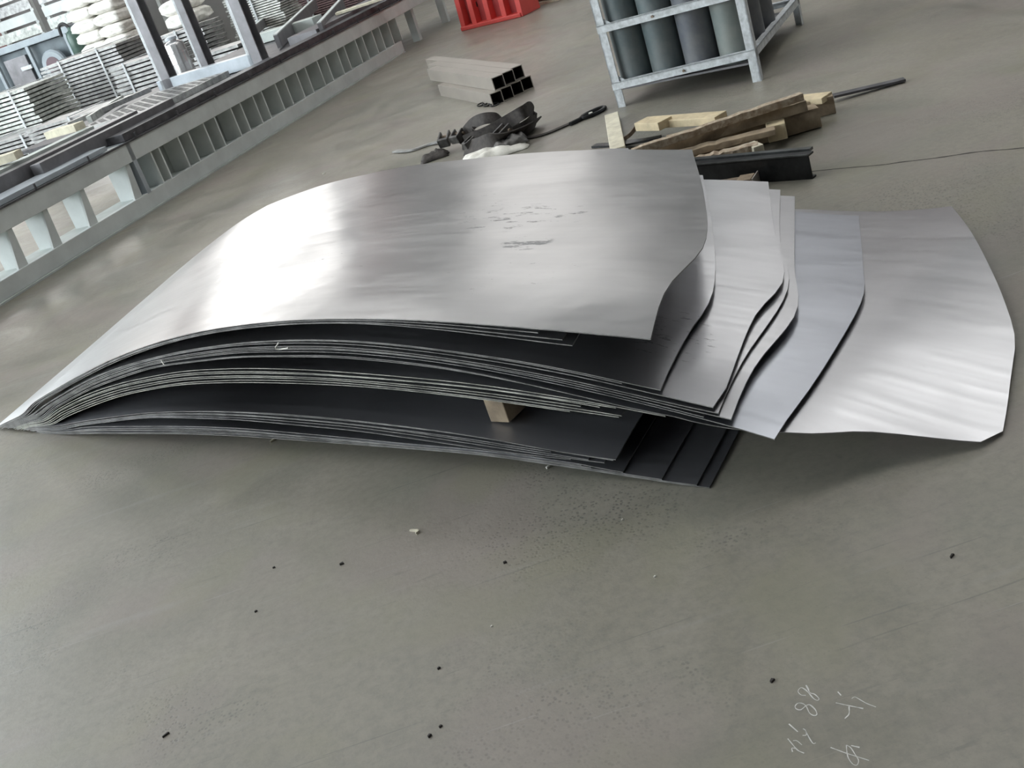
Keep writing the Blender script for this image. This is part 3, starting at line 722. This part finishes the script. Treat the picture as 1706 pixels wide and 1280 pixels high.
# ------------------------------------------------------------------ red barriers
def barrier(px, py, label, n=4, c=None):
    c = G(px, py, 0) if c is None else c; ang = radians(-42); e = np.array([cos(ang), sin(ang), 0]); n_ = np.array([-e[1], e[0], 0])
    r = empty('plastic_barrier', c, label, 'barrier', 'red plastic barriers')
    Lb = .23*n
    MB().obox(c - n_*.02, e*Lb, n_*.40, (0, 0, .05)).build('foot', M_red, r, bevel=.01)
    MB().obox(c + n_*.12, e*Lb, n_*.16, (0, 0, .95)).build('barrier_body', M_redshade, r, bevel=.01)
    for i in range(n+1):
        x = e*(Lb*i/n - (.05 if i else 0))
        q = MB(); p = c + x
        V_ = [p, p+e*.07, p+n_*.40+e*.07, p+n_*.40]; T_ = [v + [0, 0, .95] for v in (p+n_*.07, p+n_*.07+e*.07, p+n_*.33+e*.07, p+n_*.33)]
        q.add(V_+T_, [(3,2,1,0),(4,5,6,7),(0,1,5,4),(1,2,6,5),(2,3,7,6),(3,0,4,7)])
        q.build('rib', M_red, r, bevel=.006)
    MB().lathe(c + e*.20 + n_*.115 + [0, 0, .25], [(.06, 0), (.06, .012)], 16, -n_).build('drain_cap', M_rubber, r)
barrier(770, 52, 'red ribbed plastic barrier standing on the floor at the top middle')
barrier(474, 34, 'red ribbed plastic barrier seen behind the dark upright plates', 4, Bp(-5.6, 4.4, 0))
# pale blue film-covered pallet top
c = G(862, 18, 0)
r = empty('wrapped_pallet', c, 'pale blue wrapped pallet load at the top edge, right of the red barrier', 'pallet')
e = np.array([cos(radians(-42)), sin(radians(-42)), 0]); n_ = np.array([-e[1], e[0], 0])
for i in range(5): MB().obox(c + n_*(i*.2), e*1.3, n_*.12, (0, 0, .03)).build('pallet_board', M_wood_cream, r)
for i in range(3): MB().obox(c + e*(i*.6) + [0, 0, .03], e*.1, n_*.92, (0, 0, .08)).build('pallet_bearer', M_wood_cream, r)
MB().obox(c + n_*.03 + [0, 0, .11], e*1.3, n_*.9, (0, 0, .12)).build('wrapped_load', M_plateblue, r, bevel=.02)

# ------------------------------------------------------------------ gas cylinder rack
A = G(1030, 180); B = G(1269, 135); Cc = G(1337, 42)
fx = (B-A); fL = np.linalg.norm(fx); fe = fx/fL; fd = Cc-B; dL = np.linalg.norm(fd)+.05; fd = fd/np.linalg.norm(fd)
D_ = A + fd*dL
rk = empty('cylinder_rack', A + fx/2 + fd*dL/2, 'white painted angle steel rack holding upright gas cylinders', 'rack')
aw, at_ = .055, .008
def angle_post(p, sx, sy):
    q = MB()
    q.obox(p, fe*aw*sx, fd*at_*sy, (0, 0, 1.25)); q.obox(p, fe*at_*sx, fd*aw*sy, (0, 0, 1.25))
    return q.build('post', M_white, rk)
angle_post(A, 1, 1); angle_post(B, -1, 1); angle_post(A+fd*dL, 1, -1); angle_post(B+fd*dL, -1, -1)
zA1, zB1 = .115, .145
def rail(p, q_, z0, z1, side, h_=.045, nm='rail'):
    mb = MB(); up = np.array([0, 0, 1.]); a_ = p + up*z0; d_ = q_ + up*z1 - a_
    mb.obox(a_, d_, side*.007, up*h_); mb.obox(a_ + up*(h_-.006), d_, side*.045, up*.006)
    return mb.build(nm, M_white, rk)
rail(A - fd*.007, B - fd*.007, zA1, zB1, fd); rail(A - fd*.007, B - fd*.007, .475, .495, fd); rail(A - fd*.007, B - fd*.007, 1.05, 1.07, fd)
rail(B, B+fd*dL, zB1, .14, -fe); rail(A, A+fd*dL, zA1, .12, fe); rail(A+fd*dL, B+fd*dL, .12, .14, -fd)
rail(B, B+fd*dL, .9, .9, -fe); rail(A, A+fd*dL, .47, .47, fe)
MB().obox(A + fe*.06 + fd*.012 + [0, 0, .105], fx - fe*.12, fd*(dL-.05), (0, 0, .012)).build('rack_floor', M_plate, rk)
for z in (.16, .52):
    q = MB(); p = A + fe*.03 + fd*.012 + [0, 0, z]; q.add([p, p+fe*.07, p+[0, 0, .05], p+fd*.006, p+fe*.07+fd*.006, p+fd*.006+[0, 0, .05]], [(0,1,2),(5,4,3),(0,3,4,1),(1,4,5,2),(2,5,3,0)])
    q.build('gusset', M_white, rk)
MB().lathe(A + fx*.52 - fd*.011 + [0, 0, .13+.022], [(.008, 0), (.008, .006)], 10, -fd).build('bolt_head', M_rust, rk)
MB().lathe(A + fx*.40 - fd*.011 + [0, 0, .483+.022], [(.008, 0), (.008, .006)], 10, -fd).build('bolt_head', M_rust, rk)
rcy = .109
pos = ['leftmost', 'second from left', 'third from left', 'rightmost']
rows = ['front', 'middle', 'back']
for row in range(3):
    for i in range(4):
        c = A + fe*(.135 + i*.2265) + fd*(.15 + row*.30) + fe*(rnd.uniform(-.003, .003)) + [0, 0, .117 + i*.008]
        z0 = .117
        c = np.array([c[0], c[1], z0])
        m = [M_cyl, M_cyl, M_cyl2, M_cyl3][i] if row == 0 else M_cyl2
        r = empty('gas_cylinder', c, 'tall dusty dark gas cylinder, %s in the %s row of the white rack' % (pos[i], rows[row]), 'gas cylinder', 'gas cylinders in the white rack')
        if row == 0 and i == 3: r['label'] = 'paler grey-green gas cylinder, rightmost in the front row of the white rack'
        MB().lathe(c, [(.085, .004), (.098, .0), (rcy-.003, .018), (rcy, .05), (rcy, 1.16), (rcy*.92, 1.24), (rcy*.6, 1.31), (.035, 1.34), (.035, 1.37)], 32).build('cylinder_body', m, r, smooth=True)
        MB().lathe(c + [0, 0, 1.365], [(.04, 0), (.042, .02), (.042, .13), (.03, .15)], 16).build('valve_cap', M_rust, r, smooth=True)

# ------------------------------------------------------------------ square tubes
ta = G(822, 178); tb_ = G(735, 160); ld = tb_-ta; ld[2] = 0; ld /= np.linalg.norm(ld); wd_ = np.array([ld[1], -ld[0], 0])
if wd_[0] < 0: wd_ = -wd_
def sq_tube(p, L, m, label):
    s_ = .098; w = .006; q = MB(); up = np.array([0, 0, 1.])
    o4 = [p, p+wd_*s_, p+wd_*s_+up*s_, p+up*s_]; i4 = [p+wd_*w+up*w, p+wd_*(s_-w)+up*w, p+wd_*(s_-w)+up*(s_-w), p+wd_*w+up*(s_-w)]
    V_ = o4 + i4 + [v+ld*L for v in o4] + [v+ld*L for v in i4]; F0 = []; F1 = []
    for k in range(4):
        k2 = (k+1) % 4
        F0 += [(k, k2, 4+k2, 4+k), (8+k, 12+k, 12+k2, 8+k2), (k, 8+k, 8+k2, k2)]; F1 += [(4+k, 4+k2, 12+k2, 12+k)]
    q.add(V_, F0, 0); q.add(V_, F1, 1)
    o = q.build('square_tube', [M_tube, M_inner], loc=p); tag(o, label, 'tube', 'square steel tubes stacked on the floor')
for i in range(4):
    sq_tube(ta + wd_*.101*i + ld*(.04*i) + [0, 0, .001], 1.37 + .03*i, M_tube, ['nearest square steel tube in the bottom row of the stack', 'second square tube from the near side in the bottom row', 'third square tube from the near side in the bottom row', 'farthest square tube in the bottom row of the tube stack'][i])
for i in range(3):
    sq_tube(ta + wd_*(.06+.101*i) + ld*(.03 + (0, .04, .10)[i]) + [0, 0, .101], (1.75, 2.0, 2.35)[i], M_tube, ['nearest square steel tube in the top row, overhanging the stack', 'middle square steel tube in the top row of the stack', 'farthest and longest square tube in the top row of the stack'][i])

# ------------------------------------------------------------------ strap pile
def ribbon(pts, side, w, t, m, label, name, cat, grp=None, n=8):
    P_ = crom(pts, n); q = MB().strip(P_, side, w, t); c = P_[0]
    o = q.build(name, m, loc=c, smooth=True); tag(o, label, cat, grp); return o
up = np.array([0, 0, 1.])
def H(px, py, z): return G(px, py, z)
gs_ = 'black lifting slings in the pile'
ribbon([H(768, 240, .05), H(775, 222, .10), H(788, 206, .15), H(805, 198, .17), H(826, 197, .15), H(838, 205, .10), H(842, 214, .06)], [up*.9+np.array([0, .45, 0])]*60, .075, .006, M_web, 'black webbing sling arching up as a loop at the left of the pile', 'webbing_sling', 'sling', gs_)
ribbon([H(775, 236, .06), H(815, 220, .09), H(850, 200, .13), H(872, 187, .16), H(884, 180, .15), H(890, 190, .10), H(884, 206, .07), H(858, 222, .05), H(825, 240, .04)], up, .085, .006, M_web, 'broad black webbing sling folded into a wide loop at the right of the pile', 'webbing_sling', 'sling', gs_)
ribbon([H(770, 238, .04), H(800, 228, .06), H(835, 214, .07), H(865, 204, .06)], [np.array([.7, -.5, .3])]*60, .16, .008, M_web, 'flat lying black sling in the middle of the pile', 'webbing_sling', 'sling', gs_)
ribbon([H(775, 250, .03), H(805, 243, .06), H(838, 232, .075), H(868, 220, .05), H(892, 206, .02)], [np.array([.7, -.5, .6])]*60, .13, .008, M_web, 'low black sling bundled in front of the wide loop', 'webbing_sling', 'sling', gs_)
ribbon([H(858, 228, .012), H(885, 229, .006), H(912, 222, .006), H(945, 208, .006), H(972, 196, .006)], [np.array([.3, -1, 0])]*60, .045, .008, M_web, 'black flat strap running out to an iron eye on the floor', 'eye_strap', 'strap')
r = empty('iron_eye', H(985, 190, .01), 'dark iron eye at the tip of the black flat strap', 'hook')
cc = H(988, 188, .012); ux = H(998, 184, .012)-H(972, 197, .012); ux /= np.linalg.norm(ux); uy = np.cross(up, ux)
MB().tube([cc + ux*.10*cos(t) + uy*.045*sin(t) for t in np.linspace(0, 2*pi, 25)], .013, 8, False).build('eye_ring', M_black, r, smooth=True)
MB().tube([cc - ux*.09, cc - ux*.2], .014, 8).build('eye_shank', M_black, r, smooth=True)
MB().lathe(cc - ux*.02 + [0,0,.006], [(.014, -.015), (.014, .004)], 10).build('eye_pin', M_rag, r)
ribbon([H(657, 252, .012), H(685, 250, .012), H(715, 240, .012), H(742, 233, .02)], [np.array([.1, 1, 0])]*60, .04, .01, M_slat, 'thin pale steel flat sticking out left of the sling pile', 'steel_flat', 'bar')
def shackle(px, py, z, s_, ang, label):
    c = H(px, py, z); r = empty('steel_clamp', c, label, 'clamp', 'greasy steel clamps in the sling pile')
    e_ = np.array([cos(ang), sin(ang), .35]); e_ /= np.linalg.norm(e_); n_ = np.cross(up, e_); n_ /= np.linalg.norm(n_); u_ = np.cross(e_, n_)
    for k in (-1, 1):
        MB().obox(c + n_*s_*.35*k - n_*s_*.08, e_*s_*1.2, n_*s_*.16, u_*s_*.7).build('clamp_jaw', M_webgrey, r, bevel=.004)
    MB().obox(c - n_*s_*.43, e_*s_*.25, n_*s_*.86, u_*s_*.7).build('clamp_bridge', M_webgrey, r, bevel=.004)
    MB().lathe(c + e_*s_*.9 + u_*s_*.35 - n_*s_*.6, [(s_*.13, 0), (s_*.13, s_*1.2)], 10, n_).build('clamp_pin', M_rust, r)
shackle(742, 246, .04, .09, 1.2, 'greasy steel clamp at the far left of the sling pile')
shackle(760, 240, .06, .08, .9, 'steel clamp standing against the arched black sling')
shackle(778, 250, .03, .07, .3, 'small steel clamp just above the sheet edge in the sling pile')
shackle(832, 240, .03, .10, .5, 'grey steel clamp at the front right of the sling pile')
def rag(px, py, z, w, d, h, m, label, name, cat):
    c = H(px, py, z); bm = bmesh.new(); bmesh.ops.create_grid(bm, x_segments=16, y_segments=12, size=.5)
    for v in bm.verts:
        x, y, _ = v.co; rr = 1 + .2*noise.noise(Vector((x*3, y*3, px)))
        v.co = Vector((x*w*rr, y*d*rr, h*(1-(2*x)**4)*(1-(2*y)**4)*(.6+.8*abs(noise.noise(Vector((x*4+px, y*4, 1)))))))
    me = bpy.data.meshes.new(name); bm.to_mesh(me); bm.free(); me.materials.append(m)
    me.polygons.foreach_set('use_smooth', [True]*len(me.polygons)); o = bpy.data.objects.new(name, me); COL.objects.link(o); o.location = Vector(c)
    sd = o.modifiers.new('solid', 'SOLIDIFY'); sd.thickness = .004
    tag(o, label, cat)
rag(822, 258, .005, .42, .26, .06, M_rag, 'crumpled white rag showing above the far edge of the top sheet', 'white_rag', 'rag')
rag(850, 240, .03, .22, .16, .07, M_webgrey, 'crumpled grey work glove on the sling pile', 'work_glove', 'glove')
rag(725, 262, .005, .2, .16, .05, M_web, 'black rag beside the clamps left of the pile', 'black_rag', 'rag')
r = empty('chain_scrap', H(815, 173, 0), 'short dark scrap of chain in front of the square tubes', 'chain')
for i in range(5):
    c = H(802 + i*5.5, 174 - (i % 2), .012); a1 = .4 + (i % 2)*1.2
    MB().tube([c + np.array([cos(a1), sin(a1), 0])*.035*cos(t) + np.array([-sin(a1), cos(a1), .3])*.02*sin(t) for t in np.linspace(0, 2*pi, 13)], .006, 6, False).build('link', M_black, r, smooth=True)

# ------------------------------------------------------------------ timber pile
gw = 'timbers in the pile behind the sheets'
def beam(pa, pb, z, w, h, m, label, zb=None, rag_=0, name='timber_beam', m_end=None):
    a = H(*pa, z); b = H(*pb, z if zb is None else zb); d = b-a; n_ = np.cross(up, d); n_ /= np.linalg.norm(n_); N = 14
    q = MB(); V_ = []
    for i in range(N+1):
        t = i/N; p = a + d*t; k = rag_*(rnd.random()-.5)
        for (x, y) in ((0, 0), (w, 0), (w, h), (0, h)):
            V_.append(p - n_*x*1.0 - up*(h - y) + up*(k if y else 0) + n_*(rag_*(rnd.random()-.5)))
    F_s = [(3, 2, 1, 0), tuple(4*N+k for k in range(4))]
    for i in range(N):
        for k in range(4): F_s.append((4*i+k, 4*i+(k+1) % 4, 4*i+4+(k+1) % 4, 4*i+4+k))
    q.add(V_, F_s)
    o = q.build(name, m, loc=a - up*h, bevel=.003); tag(o, label, 'timber', gw); return o
# coordinates give the far top edge of each beam; width runs toward the viewer
beam((1007, 192), (1016, 250), .045, -.085, .04, M_wood_cream, 'short cream board standing out past the far edge of the top sheet')
beam((1080, 194), (1210, 184), .11, .10, .04, M_wood_pale, 'fresh yellowish plank at the back of the timber pile')
beam((1079, 194), (1119, 193), .125, .105, .045, M_wood_pale, 'squared yellowish end block on the left end of the yellowish plank', name='timber_offcut')
beam((1110, 225), (1385, 152), .09, .09, .09, M_wood, 'brown beam reaching farthest right with a pale yellow end', rag_=.006)
beam((1338, 157), (1386, 152), .10, .10, .03, M_wood_pale, 'pale yellow wedge on the right end of the longest brown beam', name='timber_offcut')
beam((1050, 247), (1333, 153), .20, .045, .035, M_wood_split, 'splintered beam lying on top of the pile with torn pale fibres', .20, rag_=.009)
beam((1048, 250), (1336, 162), .155, .09, .05, M_wood, 'long weathered brown beam directly under the splintered one', rag_=.006)
beam((1095, 250), (1356, 172), .10, .10, .095, M_wood, 'thick weathered beam with square sawn end facing right', rag_=.005)
beam((1120, 252), (1290, 208), .115, .07, .03, M_wood, 'thin brown batten lying against the thick beam', rag_=.006)
beam((1275, 204), (1306, 196), .11, .10, .075, M_wood_pale, 'yellowish block wedged against the thick beam', name='timber_offcut')
beam((1150, 262), (1262, 234), .10, .06, .04, M_wood_split, 'front pinkish brown batten with a worn pale end', rag_=.01)
beam((1257, 234), (1272, 240), .095, .05, .04, M_wood_cream, 'small cream chip at the end of the front batten', name='timber_offcut')
beam((1130, 272), (1262, 246), .055, .10, .05, M_wood, 'low brown board under the front batten', rag_=.005)
# black channel
a = H(1120, 273, .105); b = H(1355, 252, .105); d = b-a; n_ = np.cross(up, d); n_ /= np.linalg.norm(n_)
r = empty('steel_channel', a - up*.105, 'black steel channel lying on edge in front of the timber pile', 'channel')
MB().obox(a - up*.105 - n_*.05, d, n_*.008, up*.105).build('channel_web', M_black, r, bevel=.002)
q = MB(); q.obox(a - n_*.05 - up*.006, d, n_*.05, up*.008); q.obox(a - n_*.05 - up*.105, d, n_*.035, up*.008); q.build('channel_flange', M_black, r)
MB().obox(a - n_*.053 + up*.0, d, n_*.006, up*.006).build('channel_lip', M_blackedge, r)
MB().obox(a + n_*.012 + up*-.004, d*.97, n_*.03, up*.012).build('channel_rear_lip', M_blackedge, r)
# dark bar beyond the timbers
a = H(1388, 160, .03); b = H(1500, 134, .012)
o = MB().strip([a, lerp(a, b, .5), lerp(a, b, .92), b + np.array([.02, -.005, 0])], [np.array([.2, 1, 0])]*4, .055, .012).build('pry_bar', M_dark, loc=a)
tag(o, 'dark flat bar pointing right from the timber pile over bare floor', 'bar')
ribbon([H(1035, 235, .03), H(1050, 224, .04), H(1062, 210, .07), H(1072, 205, .09), H(1078, 210, .07)], [up]*60, .022, .006, M_rust, 'bent rusty hook rod beside the yellowish plank', 'hook_rod', 'hook')
ribbon([H(990, 243, .008), H(1020, 241, .008), H(1060, 236, .03), H(1100, 229, .03)], [np.array([.1, 1, 0])]*60, .05, .012, M_black, 'black flat bar lying behind the cream board', 'steel_flat', 'bar')
r = empty('scrap_bracket', H(1240, 300, 0), 'rusty greenish scrap bracket between the channel and the sheets', 'bracket')
a = H(1195, 300, .05); b = H(1262, 289, .05); d = b-a; n_ = np.cross(up, d); n_ /= np.linalg.norm(n_)
MB().obox(a - up*.05 - n_*.1, d, n_*.10, up*.05).build('bracket_body', M_rust, r, bevel=.006)
MB().obox(a + d - up*.05 - n_*.1, d*.03, n_*.10, up*.062).build('bracket_end', M_tube, r)
MB().obox(a + d*.6 - n_*.09, d*.35, n_*.08, up*.008).build('bracket_lug', M_wood, r)

# ------------------------------------------------------------------ chalk writing, joint and litter on the floor
def chalk(strokes, label, w=.0032):
    q = MB()
    for st in strokes:
        P_ = [G(x, y, .0008) for x, y in st]; P_ = crom(P_, 6) if len(P_) > 2 else P_
        V_ = []; Fs = []
        for i, p in enumerate(P_):
            dd = P_[min(i+1, len(P_)-1)] - P_[max(i-1, 0)]; dd /= np.linalg.norm(dd) + 1e-9; sd = np.array([-dd[1], dd[0], 0])
            ww = w*(.35 + .65*abs(noise.noise(Vector((p[0]*40, p[1]*40, 0)))) * 1.6)
            V_ += [p + sd*ww/2, p - sd*ww/2]
            if i: Fs.append((2*i-2, 2*i-1, 2*i+1, 2*i))
        q.add(V_, Fs)
    o = q.build('chalk_writing', M_chalk, loc=G(*strokes[0][0], 0)); tag(o, label, 'writing', 'chalk writing on the floor')
Z = lambda x, y: (1250 + x*300/1706, 1100 + y*300/1706)
chalk([[Z(525,335), Z(480,330), Z(452,295), Z(480,262), Z(520,280), Z(560,320), Z(600,365), Z(635,382), Z(650,365), Z(610,325), Z(565,310), Z(548,275), Z(528,238)],
       [Z(530,430), Z(480,470), Z(440,465), Z(424,440), Z(450,410), Z(495,412), Z(530,440), Z(560,500), Z(600,525), Z(630,515), Z(615,470), Z(565,425), Z(530,430)]], 'chalk figure 88 written sideways on the floor at lower right')
chalk([[Z(828,300), Z(860,335)], [Z(810,405), Z(900,425), Z(1070,460)], [Z(935,440), Z(935,510), Z(895,555)], [Z(960,365), Z(990,350), Z(1030,370), Z(1100,410), Z(1190,445)]], 'faint chalk character to the right of the 88 on the floor')
chalk([[Z(365,605), Z(450,680)], [Z(355,745), Z(400,800), Z(450,855), Z(510,883)], [Z(405,765), Z(440,765), Z(490,805)], [Z(400,870), Z(395,835), Z(440,840)], [Z(500,650), Z(525,670), Z(530,710), Z(495,715)], [Z(525,670), Z(560,740), Z(595,790), Z(620,785)]], 'faint chalk character below the 88 on the floor')
chalk([[Z(760,828), Z(900,880), Z(1010,915), Z(1125,952)], [Z(910,805), Z(915,870), Z(930,930), Z(970,985), Z(1010,995), Z(1025,950), Z(990,890), Z(950,830), Z(910,805)], [Z(955,810), Z(1035,828)]], 'brightest chalk character, nearest the bottom edge of the floor')
q = MB(); jp = crom([G(1355, 272, .0005), G(1420, 262, .0005), G(1485, 283-6, .0005), G(1495, 268, .0005), G(1570, 256, .0005), G(1640, 245, .0005), G(1706, 236, .0005), G(1800, 222, .0005)], 6)
jp = crom([G(x, y + 1.2*math.sin(x*.13), .0006) for x, y in ((1330, 288), (1400, 281), (1470, 274), (1500, 270), (1560, 262), (1630, 254), (1706, 245), (1850, 225))], 6)
V_ = []; Fs = []
for i, p in enumerate(jp):
    ww = .004 + .006*abs(noise.noise(Vector((i*.7, 2, 0))))
    V_ += [p + [0, ww, 0], p - [0, ww, 0]]
    if i: Fs.append((2*i-2, 2*i-1, 2*i+1, 2*i))
q.add(V_, Fs); o = q.build('trim_joint', M_inner); o.name = 'trim_%d' % (tn+1); o['kind'] = 'structure'
def chip(px, py, L, w, t, ang, m, label, name='wood_chip', cat='chip'):
    c = G(px, py, 0); e = np.array([cos(ang), sin(ang), 0]); n_ = np.array([-e[1], e[0], 0])
    V_ = [c - e*L/2, c + e*L/2 - n_*w*.3, c + e*L*.4 + n_*w*.6, c - e*L*.4 + n_*w*.5]
    q = MB().add(V_ + [v + [0, 0, t] + n_*.001 for v in V_], [(3,2,1,0),(4,5,6,7),(0,1,5,4),(1,2,6,5),(2,3,7,6),(3,0,4,7)])
    o = q.build(name, m, loc=c); tag(o, label, cat)
chip(457, 734, .035, .012, .006, .9, M_wood_cream, 'small cream chip on the floor just below the left of the stack')
chip(690, 886, .030, .008, .005, -.6, M_wood_cream, 'pale splinter on the open floor in front of the stack')
chip(697, 889, .014, .008, .007, .9, M_wood_cream, 'tiny pale crumb touching the splinter in front of the stack')
chip(570, 941, .012, .008, .005, .2, M_inner, 'dark pebble left of centre on the foreground floor', 'pebble', 'pebble')
chip(842, 939, .009, .007, .005, .2, M_inner, 'dark pebble near the centre of the foreground floor', 'pebble', 'pebble')
chip(457, 947, .008, .006, .004, .2, M_inner, 'dark pebble farthest left of three on the foreground floor', 'pebble', 'pebble')
chip(717, 1228, .009, .006, .005, .8, M_inner, 'dark flake at the bottom of the foreground floor', 'pebble', 'pebble')
chip(1288, 1136, .011, .007, .004, .8, M_inner, 'dark pebble just above the chalk figure 88', 'pebble', 'pebble')
chip(540, 290, .02, .02, .006, .8, M_rag, 'white crumb on the floor between machine bed and stack', 'crumb', 'crumb')
chip(914, 780, .012, .01, .006, .8, M_rag, 'white crumb right under the near edge of the stack', 'crumb', 'crumb')
for (px, py, L_, lb) in ((277, 1226, .018, 'dark sliver of litter at the bottom left of the floor'), (427, 1020, .008, 'small dark crumb left of centre on the lower floor'), (732, 1115, .008, 'small dark crumb low in the middle of the floor'), (735, 1212, .008, 'small dark crumb just above the bottom flake'), (1587, 928, .014, 'dark speck of litter on the speckled floor at right')):
    chip(px, py, L_, .005, .004, .7, M_inner, lb, 'litter_crumb', 'crumb')
for (px, py, lb) in ((1092, 962, 'tiny white crumb on the floor below the bottom sheets'), (1038, 867, 'tiny white crumb nearest the corner of the bottom sheets'), (820, 1045, 'tiny pale crumb in the middle of the lower floor')):
    chip(px, py, .006, .005, .003, .7, M_rag, lb, 'litter_crumb', 'crumb')
# torn wire tie hanging on the front edges
o = MB().tube(crom([swp(1.345, -.012, .44), swp(1.36, -.022, .425), swp(1.35, -.018, .418), swp(1.30, -.020, .424)], 5), .0022, 6).build('paper_tag', M_rag, loc=swp(1.34, -.02, .42)); tag(o, 'tiny bent white paper scrap caught on the front edges of the upper bundle', 'scrap')
o = MB().obox(swp(2.02, -.008, .355), tv*.006, -nv*.002, tv*.004+up*.018).build('paper_tag', M_rag, loc=swp(2.02, -.01, .36)); tag(o, 'tiny white scrap stuck at left on the front edges of the upper bundle', 'scrap')
